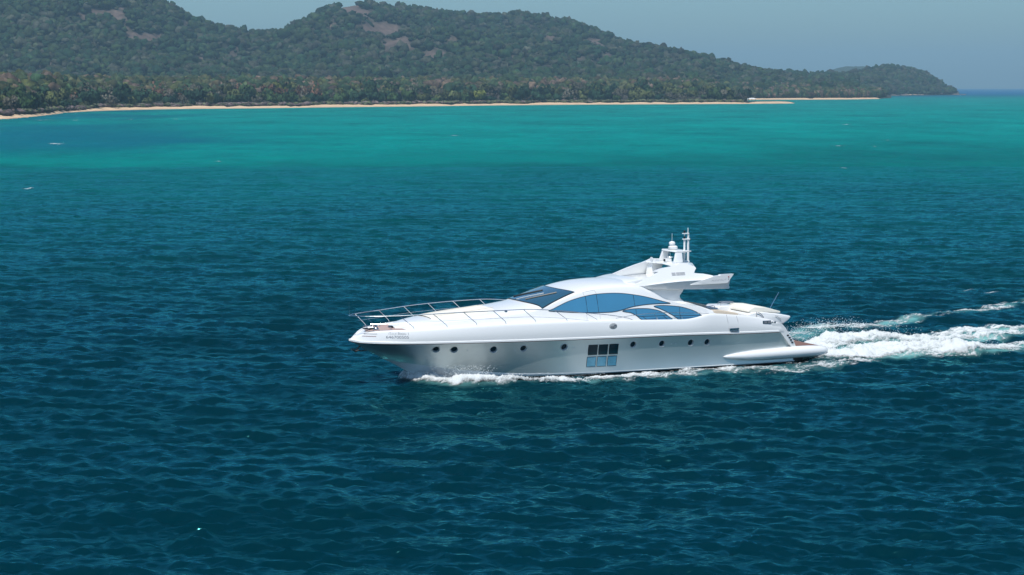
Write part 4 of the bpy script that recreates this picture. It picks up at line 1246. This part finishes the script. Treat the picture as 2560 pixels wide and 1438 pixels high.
# portholes
m_rim = simple('brushed_rim', (.66, .68, .68), .35, metal=.25, var=.04)
for side in (-1, 1):
    for (x, z) in PORTS:
        w = float(hull_w(np.array([x]), np.array([z]))[0])
        e = .05
        nx = float(hull_w(np.array([x + e]), np.array([z]))[0] - hull_w(np.array([x - e]), np.array([z]))[0]) / (2 * e)
        nz_ = float(hull_w(np.array([x]), np.array([z + e]))[0] - hull_w(np.array([x]), np.array([z - e]))[0]) / (2 * e)
        nrm = Vector((-nx, side, -nz_ * (.45 if x < 9 else 1))).normalized()
        p = MB().lathe((0, 0, 0), [(.188, -.16), (.19, -.01), (.205, .022), (.235, .022), (.245, .0), (.245, -.02)], 22)
        p.f = [f for f in p.f if len(f) == 4]
        o = p.build('porthole', m_rim, yacht, smooth=True)
        o.location = (x, side * w, z); o.rotation_euler = nrm.to_track_quat('Z', 'Y').to_euler()
        g = MB().lathe((0, 0, 0), [(.19, -.135), (.19, -.12), (.0, -.12)], 22).build('pane', m_black, o)
    for (x, z) in ((3.05, 1.72), (9.1, 1.88), (13.0, 1.83), (19.55, 1.70), (19.85, 1.70), (21.6, 1.66), (23.1, 1.66), (6.0, 2.05)):
        x, z = fit_x(x, z, 3.1, hull_w)
        w = float(hull_w(np.array([x]), np.array([z]))[0])
        MB().lathe((x, side * w, z), [(.0, -.03), (.04, -.02), (.035, .02), (.0, .03)], 8, axis='y').build('drain_fitting', m_gel, yacht)
    # six big hull windows
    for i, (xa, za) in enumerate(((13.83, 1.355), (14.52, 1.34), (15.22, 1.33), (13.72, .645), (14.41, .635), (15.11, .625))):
        q = [(xa, za), (xa + .60, za - .012), (xa + .66, za + .58), (xa + .06, za + .59)]
        q = [fit_x(a, b_, 3.25, hull_w) for a, b_ in q]
        dens = []
        for j in range(4):
            a, b_ = q[j], q[(j + 1) % 4]
            dens += [(a[0] + (b_[0] - a[0]) * t, a[1] + (b_[1] - a[1]) * t) for t in (0, .25, .5, .75)]
        g = cdt_panel('hull_window', dens, lambda x, z: hull_w(x, z) + .013, m_black if i < 3 else m_refl_paint, yacht, .15, side, thick=.02)
        MB().tube([(a, side * (float(hull_w(np.array([a]), np.array([b_]))[0]) + .012), b_) for a, b_ in dens], .014, 4, closed=True).build('frame', m_dark, g)

# lettering and emblems on the topsides
def lettering(name, body, x0, z0, width, height, surf, m, parent, slope=0.0, shear=0.0):
    cu = bpy.data.curves.new(name, 'FONT'); cu.body = body; cu.size = 1.0; cu.offset = -.004 if name.startswith('n') else -.022
    tmp = bpy.data.objects.new(name, cu); COL.objects.link(tmp)
    dg = bpy.context.evaluated_depsgraph_get()
    me = bpy.data.meshes.new_from_object(tmp.evaluated_get(dg))
    bpy.data.objects.remove(tmp)
    bm = bmesh.new(); bm.from_mesh(me)
    bmesh.ops.triangulate(bm, faces=bm.faces)
    bmesh.ops.subdivide_edges(bm, edges=[e for e in bm.edges if e.calc_length() > .12], cuts=1)
    co = np.array([v.co[:] for v in bm.verts])
    u0, u1 = co[:, 0].min(), co[:, 0].max(); v0, v1 = min(0, co[:, 1].min()), co[:, 1].max()
    for v in bm.verts:
        u = (v.co.x - u0) / (u1 - u0); q = (v.co.y - v0) / (v1 - v0)
        x = x0 + width * u + shear * q; z = z0 + height * q + slope * u
        v.co = (x, -(float(surf(np.array([x]), np.array([z]))[0]) + .005), z)
    bm.to_mesh(me); bm.free()
    me.materials.clear()
    return link(name, me, m, parent)
sx0, sz0 = fit_x(3.05, 2.55, 1.6, bulwark_w)
lettering('name_lettering', 'เรียล', 1.86, 3.005, .40, .155, bulwark_w, m_inkf, yacht, -.01)
lettering('name_lettering', 'ลีออน 1', 2.33, 3.0, .56, .155, bulwark_w, m_ink, yacht, -.01)
lettering('number_lettering', '646700505', 1.72, 2.79, 1.17, .155, bulwark_w, m_ink, yacht, -.01)
for x0, x1, z0, mm in ((.66, 1.30, 3.03, m_lip), (.58, 1.24, 2.89, m_red)):
    MB().tube([(x, -(float(bulwark_w(np.array([x]), np.array([z0]))[0]) + .005), z0) for x in np.linspace(x0, x1, 8)], .014, 5).build('bow_stripe', mm, yacht)
lettering('builder_lettering', 'AZIMUT', 22.66, 5.31, 1.10, .085, lambda x, z: 2.50 - .02 * (z - 5.2) + .06 * sstep(21.3, 22.6, x), m_lip, yacht, .035, .03)
b = MB().lathe((15.40, -(float(bulwark_w(np.array([15.4]), np.array([3.02]))[0]) + .0), 3.02), [(.26, .03), (.26, -.02), (.22, -.035), (0, -.035)], 20, axis='y', sy=.72)
em = b.build('oval_badge', simple('brushed_steel', (.50, .50, .49), .45, metal=.4), yacht, smooth=True)
MB().box((15.34, -(float(bulwark_w(np.array([15.4]), np.array([3.02]))[0]) + .04), 2.98), (.22, .02, .09)).box((15.52, -(float(bulwark_w(np.array([15.4]), np.array([3.02]))[0]) + .04), 3.08), (.16, .02, .07)).build('badge_mark', m_lip, em)

# stern: fashion plates, transom, platform, side floats
for side in (-1, 1):
    PL = [(26.5, 2.68), (26.9, 2.60), (27.25, 2.60), (27.45, 2.44), (27.61, 2.26), (28.04, 1.71), (28.32, 1.23), (28.42, 1.03), (28.40, .75), (28.0, .8), (28.08, 1.04), (27.64, 1.55), (27.2, 2.06), (26.9, 2.10), (26.7, 2.4)]
    cdt_panel('stern_quarter', PL, lambda x, z: 3.33 - .04 * (x - 26.5) + 0 * z, m_gel, yacht, .14, side, thick=.5)
    for (x, z) in ((27.84, 1.80), (27.97, 1.655), (28.075, 1.50), (28.18, 1.35)):
        MB().box((x - .06, side * 3.285, z), (.15, .03, .085), ry=0).build('vent_slot', m_dark, yacht, bevel=.01)
    MB().tube([(27.75, side * 2.75, 2.05), (27.9, side * 2.72, 2.22), (28.3, side * 2.72, 1.75), (28.62, side * 2.72, 1.25), (28.6, side * 2.72, .9)], .022, 6).build('stair_handrail', m_chrome, yacht)
    # chrome fairlead
    MB().box((26.22, side * 3.30, 2.70), (.60, .06, .21)).box((26.62, side * 3.29, 2.66), (.16, .05, .12)).box((26.82, side * 3.28, 2.66), (.14, .05, .12)).build('fairlead', m_chrome, yacht, bevel=.015)
    MB().box((26.12, side * 3.34, 2.70), (.2, .02, .13)).box((26.38, side * 3.34, 2.70), (.2, .02, .14)).build('fairlead_rollers', m_lip, yacht)
    # boarding gate in the bulwark with its step
    seam = [(23.30, 3.30), (23.36, 2.9), (23.42, 2.42)], [(24.02, 3.20), (24.10, 2.9), (24.14, 2.42)]
    for s_ in seam:
        MB().tube([(x, side * (float(bulwark_w(np.array([x]), np.array([z]))[0]) + .0), z) for x, z in s_], .010, 4).build('boarding_gate_seam', m_lip, yacht)
    MB().box((23.78, side * 3.47, 2.43), (.66, .08, .10)).box((23.80, side * 3.47, 2.30), (.56, .06, .05)).build('gate_step', m_chrome, yacht, bevel=.012)
    # float
    rr = [(23.2, .02, .70), (23.4, .09, .695), (23.67, .14, .69), (24.1, .21, .68), (24.56, .26, .675), (25.4, .32, .68), (26.4, .35, .685), (27.5, .37, .70), (28.5, .375, .705), (29.5, .36, .70), (30.2, .32, .69), (30.55, .26, .68), (30.75, .17, .675), (30.83, .05, .67)]
    MB().tube([(x, side * (3.20 - .035 * max(0, x - 28)), z) for x, r_, z in rr], [r_ for x, r_, z in rr], 18).build('side_float', m_gel, yacht, smooth=True, angle=60)
loft('transom', [[(float(stern_x(z)) - .05, -3.1, z), (float(stern_x(z)) + .1, -1.6, z), (float(stern_x(z)) + .15, 0, z), (float(stern_x(z)) + .1, 1.6, z), (float(stern_x(z)) - .05, 3.1, z)] for z in np.linspace(-.3, 2.75, 10)], m_gel, yacht)
plf = MB().prism([(27.9, .35), (27.9, .84), (30.9, .84), (31.05, .72), (31.0, .5), (30.4, .38)], -2.9, 2.9).build('swim_platform', m_gel, yacht, smooth=True, bevel=.05)
MB().prism([(28.0, .845), (28.0, .862), (30.88, .862), (30.88, .845)], -2.85, 2.85).build('teak_deck', m_teak, plf)
b = MB().tube([(29.0, -2.9, .1), (29.2, -2.7, .35)], .08, 6).box((28.9, -2.6, .15), (.5, .12, .22)); b.box((28.5, -2.9, .18), (.9, .1, .16))
b.build('underwater_bracket', m_dark, yacht)
# garage top, sun pad, cockpit furniture
MB().prism([(25.3, 2.2), (25.45, 3.12), (25.9, 3.22), (26.6, 3.21), (27.9, 3.02), (28.5, 2.90), (28.62, 2.84), (28.45, 2.66), (28.1, 2.44), (27.6, 2.30), (27.3, 1.9)], -2.35, 2.35).build('garage_lid', m_gel, yacht, smooth=True, bevel=.08, angle=50)
MB().prism([(25.62, 3.22), (25.72, 3.36), (26.1, 3.53), (26.9, 3.48), (28.02, 3.17), (28.0, 3.06), (26.7, 3.20)], -2.05, .7).build('aft_sunpad', m_cushw, yacht, smooth=True, bevel=.05)
MB().prism([(22.5, 3.05), (22.55, 3.50), (23.5, 3.48), (24.6, 3.28), (25.0, 3.18), (25.0, 2.6), (22.5, 2.6)], -1.95, -1.6).build('sofa_backrest', m_cush, yacht, smooth=True, bevel=.06)
MB().prism([(22.9, 3.1), (22.95, 3.62), (23.4, 3.66), (24.6, 3.40), (25.2, 3.2), (25.2, 2.6), (22.9, 2.6)], 1.5, 1.95).build('sofa_backrest', m_cush, yacht, smooth=True, bevel=.06)
MB().prism([(22.9, 2.4), (22.9, 2.85), (25.0, 2.85), (25.0, 2.4)], -1.6, 1.5).build('sofa_seat', m_cush, yacht, bevel=.06)
tb = MB().box((23.6, -1.0, 3.14), (1.1, .9, .05)).build('cockpit_table', m_teak, yacht); MB().tube([(23.6, -1.0, 2.4), (23.6, -1.0, 3.12)], .06, 8).build('pedestal', m_chrome, tb)
MB().prism([(24.55, 2.5), (24.62, 3.25), (24.95, 3.42), (26.2, 3.40), (26.4, 3.1), (26.4, 2.5)], .1, 1.7).build('wet_bar', m_gel, yacht, smooth=True, bevel=.05)
b = MB()
for dy in (0, .35):
    b.tube([(25.15, .45 + dy, 3.38), (25.16, .45 + dy, 3.58), (25.25, .45 + dy, 3.63), (26.0, .45 + dy, 3.63), (26.12, .45 + dy, 3.58), (26.14, .45 + dy, 3.38)], .018, 6)
for k in range(4): b.tube([(25.2, .45 + .11 * k, 3.55), (26.1, .45 + .11 * k, 3.55)], .010, 5)
b.build('chrome_rack', m_chrome, yacht)
MB().tube([(24.1, .3, 3.42), (24.5, .3, 3.45), (24.62, .3, 3.42), (24.64, .3, 3.2)], .02, 6).build('cockpit_grab_rail', m_chrome, yacht)
b = MB().tube([(26.04, -2.4, 2.85), (26.03, -2.4, 3.26), (26.2, -2.4, 3.21), (26.38, -2.4, 3.10), (26.57, -2.4, 2.88)], .02, 6)
b.build('gate_handrail', m_chrome, yacht)
MB().tube([(26.34, -2.0, 3.22), (26.41, -2.0, 3.36), (27.22, -2.0, 3.39), (27.31, -2.0, 3.16)], .018, 6).build('sunpad_rail', m_chrome, yacht)
MB().tube([(27.42, -2.38, 2.94), (27.55, -2.40, 2.91), (27.84, -2.40, 2.69), (27.82, -2.36, 2.6)], .016, 6).build('transom_grab_rail', m_chrome, yacht)
MB().tube([(29.25 - .9, -.2, 3.05), (28.65, -.2, 3.55), (29.05, -.2, 4.15)], [.028, .024, .02], 6).build('ensign_staff', m_chrome, yacht)
# foredeck sun bed and hatches
rows = []
for x in np.linspace(4.7, 8.6, 16):
    e_ = .62 + .9 * math.sin(math.pi * min(1, max(0, (x - 4.4)) / 5.2)) ** .5
    rows.append([(x, y_, roof_z(x, y_) + (.055 if abs(y_) < e_ - .01 else .0)) for y_ in (-e_, -e_ + .03, -e_ * .66, -e_ * .33, 0, e_ * .33, e_ * .66, e_ - .03, e_)])
loft('foredeck_sunbed', rows, m_cushw, yacht, angle=60)
for y_ in (-.75, .75):
    MB().tube([(x, y_, roof_z(x, y_) + .06) for x in np.linspace(5.0, 8.8, 8)], .016, 5).build('sunbed_strap', m_cush, yacht)
for x, y_ in ((9.1, -1.9), (9.1, 1.9)):
    MB().lathe((x, y_, roof_z(x, y_)), [(.10, -.02), (.10, .04), (.05, .07), (.0, .07)], 10).build('deck_vent', m_chrome, yacht)
for x in (8.2, 8.55):
    MB().lathe((x, -3.0, float(z_sheer(x)) - .03), [(.05, 0), (.06, .08), (.03, .12)], 8).build('fender_hook', m_gel, yacht)
# ground tackle
for side in (-1, 1):
    MB().lathe((1.55, side * .3, 3.2), [(.13, 0), (.13, .04), (.08, .10), (.11, .18), (.10, .24), (.02, .26)], 12).build('windlass', m_chrome, yacht, smooth=True)
    MB().tube([(2.25, side * .9, 3.22), (2.25, side * .9, 3.34), (2.05, side * .85, 3.37)], .03, 6).build('mooring_cleat', m_chrome, yacht)
    MB().tube([(1.0, side * .42, 3.17), (1.0, side * .42, 3.33), (1.3, side * .52, 3.35), (1.3, side * .52, 3.17)], .025, 6).build('bow_fairlead', m_chrome, yacht)
MB().box((1.2, 0, 3.23), (.6, .22, .08)).build('chain_stopper', m_dark, yacht, bevel=.02)
MB().box((2.5, -.2, 3.27), (.22, .3, .16)).build('capstan_box', m_dark, yacht, bevel=.03)
b = MB()
b.tube([(.72, 0, 2.30), (.52, 0, 2.12), (.40, 0, 2.0)], [.05, .045, .05], 6)
b.tube([(.40, 0, 2.0), (.75, 0, 1.95), (1.15, 0, 1.98)], [.05, .04, .03], 6)
b.tube([(.42, -.42, 2.06), (.38, -.2, 1.98), (.40, 0, 1.94), (.38, .2, 1.98), (.42, .42, 2.06)], [.03, .06, .07, .06, .03], 6)
b.add([(.20, -.22, 2.10), (.42, -.10, 1.90), (.62, 0, 2.0), (.42, .10, 1.90), (.20, .22, 2.10), (.12, 0, 2.02)], [(0, 1, 5), (1, 3, 5), (3, 4, 5), (1, 2, 3)])
b.build('anchor', simple('galvanised_steel', (.12, .10, .09), .6, metal=.4, var=.4, vscale=6), yacht)

# ------------------------------------------------------------------ foam of the wake
st = .085
gx, gy = np.meshgrid(np.arange(3.0, 72.0, st), np.arange(-8.6, 24.0, st), indexing='ij')
fx, fy = gx.ravel(), gy.ravel()
base = foam_field(fx, fy)
act = base > .02
cov = np.zeros_like(fx)
lx, ly = fx[act], fy[act]
def fbm(x, y, L, ax=1.0):
    return .55 * sample(N_A_R, x / (L * ax), y / L) + .45 * sample(N_B_R, x / (L * ax * .45) + .37, y / (L * .45) + .11)
warp = 1.1 * sample(N_A, lx / 31, ly / 17)
n1 = fbm(lx + warp, ly + .5 * warp, 14.0, 1.9)
n2 = sample(N_B_R, lx / 6.0, ly / 3.6)
n3 = sample(N_B_R, lx / 26.0, ly / 5.5 + .3)
cov[act] = np.clip(base[act] * (1.02 + .22 * sstep(29.5, 31, lx) * (1 - sstep(38, 44, lx)) * (ly < 4.6)) + (n1 - .5) * 1.0 + (n2 - .5) * .35 + (n3 - .5) * .55, -1, 1.6)
hull_in = (fx > 3.6) & (fx < 30.9) & (np.abs(fy) < hull_wl(np.clip(fx, 3.8, 28.2)) - .12)
cov[hull_in] = -1
Xw, Yw = to_world(fx, fy)
zz = water_z(Xw, Yw, np.full_like(fx, .28))
lump = np.zeros_like(fx)
lump[act] = np.clip(cov[act] - .40, 0, 1) * (.06 + .42 * sample(N_A_R, lx / 20. + .2, ly / 11.) + .14 * sample(N_A_R, lx / 7., ly / 4.5 + .4))
strong = np.maximum(np.maximum(strip(fx, fy, WASH) * (1 - .8 * sstep(40, 50, fx)), strip(fx, fy, RIDGE) * (1 - .6 * sstep(42, 52, fx))), .75 * strip(fx, fy, NEAR_BOW) * (1 - .5 * sstep(8, 16, fx)))
zz = zz + .035 + lump * (.2 + .55 * strong)
Rn, Cn = gx.shape
gi = np.arange(Rn * Cn).reshape(Rn, Cn)
fq = np.stack([gi[:-1, :-1], gi[1:, :-1], gi[1:, 1:], gi[:-1, 1:]], -1).reshape(-1, 4)
fq = fq[cov[fq].max(1) > .26]
us = np.unique(fq); rmp = np.full(len(fx), -1); rmp[us] = np.arange(len(us))
m_foam, ntf, bf = mat('sea_foam')
af = ntf.nodes.new('ShaderNodeAttribute'); af.attribute_name = 'cover'
gf = ntf.nodes.new('ShaderNodeNewGeometry')
nf = ntf.nodes.new('ShaderNodeTexNoise'); nf.inputs['Scale'].default_value = 3.2; nf.inputs['Detail'].default_value = 6; nf.inputs['Roughness'].default_value = .7
ntf.links.new(gf.outputs['Position'], nf.inputs['Vector'])
ad = ntf.nodes.new('ShaderNodeMath'); ad.operation = 'MULTIPLY_ADD'; ad.inputs[1].default_value = 1.1
ntf.links.new(nf.outputs[0], ad.inputs[0]); ntf.links.new(af.outputs['Fac'], ad.inputs[2])
mrf = ntf.nodes.new('ShaderNodeMapRange'); mrf.interpolation_type = 'SMOOTHSTEP'
mrf.inputs['From Min'].default_value = .90; mrf.inputs['From Max'].default_value = 1.85
ntf.links.new(ad.outputs[0], mrf.inputs['Value']); ntf.links.new(mrf.outputs[0], bf.inputs['Alpha'])
bf.inputs['Base Color'].default_value = (.64, .67, .67, 1); bf.inputs['Roughness'].default_value = .9
bf.inputs['Specular IOR Level'].default_value = .1
bpf = ntf.nodes.new('ShaderNodeBump'); bpf.inputs['Distance'].default_value = .12; bpf.inputs['Strength'].default_value = .8
ntf.links.new(nf.outputs[0], bpf.inputs['Height']); ntf.links.new(bpf.outputs[0], bf.inputs['Normal'])
wf = link('wake_foam', mesh_np('wake_foam', np.stack([Xw, Yw, zz], 1)[us], rmp[fq], attrs={'cover': cov[us]}, smooth=True), m_foam)
tag(wf, 'white foam of the yacht\'s bow wave and wake', 'foam', kind='stuff')

# spray thrown up at the bow and behind the stern
OV = np.array([(1, 0, 0), (-1, 0, 0), (0, 1, 0), (0, -1, 0), (0, 0, 1), (0, 0, -1)], float)
OF = np.array([(0, 2, 4), (2, 1, 4), (1, 3, 4), (3, 0, 4), (2, 0, 5), (1, 2, 5), (3, 1, 5), (0, 3, 5)])
r = np.random.default_rng(77)
P = []
def burst(n_, x0, x1, line, spread, zmax, zpow=2.2):
    for _ in range(n_):
        x = r.uniform(x0, x1)
        yv = np.interp(x, [p[0] for p in line], [p[1] for p in line])
        P.append((x + r.normal() * .25, yv + r.normal() * spread, .08 + zmax * r.random() ** zpow, r.uniform(.006, .021)))
burst(2200, 3.6, 7.5, [(p[0], p[1] * .85) for p in NEAR_BOW], .40, .75)
burst(450, 7, 14, NEAR_BOW, .45, .30)
burst(500, 3.7, 7.5, FAR_BOW, .35, .75)
burst(1500, 31.2, 41, WASH, 1.3, .85, 2.6)
burst(900, 31, 44, RIDGE, 1.0, .55, 2.6)
burst(700, 34, 43, FARW, .8, .45, 2.6)
P = np.array(P)
wx, wy = to_world(P[:, 0], P[:, 1])
wz = water_z(wx, wy, np.full_like(wx, .28)) + P[:, 2] + .05
V = (OV[None] * P[:, 3][:, None, None] * np.array([1.4, 1, 1]) + np.stack([wx, wy, wz], 1)[:, None]).reshape(-1, 3)
F = (OF[None] + (np.arange(len(P)) * 6)[:, None, None]).reshape(-1, 3)
sp = link('spray', mesh_np('spray', V, None, F), simple('spray_droplets', (.86, .90, .91), .6, var=.02))
tag(sp, 'white spray drops thrown up around bow and stern', 'spray', kind='stuff')

# small breaking crests scattered over the open sea
caps = [(-134.8, 591.2, 3.4, 1.2, 2.0), (-138, 600, 2.0, .5, 1.), (-67.3, 457., 1.9, .6, .9), (94., 575.1, 4.2, .6, .9), (104, 573, 1.2, .4, .7), (-82.1, 338., 1.4, .5, .6), (38.6, 168.3, .9, .2, .3), (40.2, 166.3, 1.2, .2, .25),
        (-200, 1050, 3, .8, .8), (-178, 1060, 3, .8, .8), (-222, 1020, 4, .8, .8), (-240, 1025, 9, .8, .7), (70, 420, 1.5, .4, .5), (-20, 700, 3, .5, .7), (150, 900, 4, .6, .8), (120, 640, 2, .5, .6)]
V, Fq_, cvs = [], [], []
off = 0
for (cx, cy, L, W_, hh) in caps:
    a = np.linspace(-1, 1, 22); bb = np.linspace(-1, 1, 9)
    A, B = np.meshgrid(a, bb, indexing='ij')
    X = cx + A * L + .15 * L * B; Y = cy + B * W_ + .25 * W_ * np.sin(A * 4 + cx)
    e = 1 - np.hypot(A, B)
    Z = water_z(X.ravel(), Y.ravel(), np.full(X.size, max(.28, cy * .0016))).reshape(X.shape) + .05 + .28 * hh * np.clip(e, 0, 1) ** .7 * (.5 + .5 * sample(N_B_R, X / 7, Y / 5))
    i = np.arange(A.size).reshape(A.shape) + off; off += A.size
    V.append(np.stack([X.ravel(), Y.ravel(), Z.ravel()], 1))
    Fq_.append(np.stack([i[:-1, :-1], i[1:, :-1], i[1:, 1:], i[:-1, 1:]], -1).reshape(-1, 4))
    cvs.append(np.clip(.95 * e + .45 * (sample(N_B_R, X / 9, Y / 4) - .5), -1, 1).ravel() + .12)
wc_ = link('whitecaps', mesh_np('whitecaps', np.concatenate(V), np.concatenate(Fq_), attrs={'cover': np.concatenate(cvs)}, smooth=True), m_foam)
tag(wc_, 'small white breaking crests scattered over the sea', 'foam', kind='stuff')

# ------------------------------------------------------------------ haze
hz = MB().box((0, SEA_EDGE / 2 - 1200, 139), (19000, SEA_EDGE + 3600, 286)).build('haze', None)
m_haze = bpy.data.materials.new('sea_haze'); m_haze.use_nodes = True
nh = m_haze.node_tree; nh.nodes.clear()
ho = nh.nodes.new('ShaderNodeOutputMaterial'); hv = nh.nodes.new('ShaderNodeVolumePrincipled')
hv.inputs['Color'].default_value = (.50, .80, .97, 1)
hv.inputs['Density'].default_value = 1.0e-4
hv.inputs['Anisotropy'].default_value = .1
nh.links.new(hv.outputs[0], ho.inputs['Volume'])
hz.data.materials.append(m_haze)
tag(hz, kind='stuff')
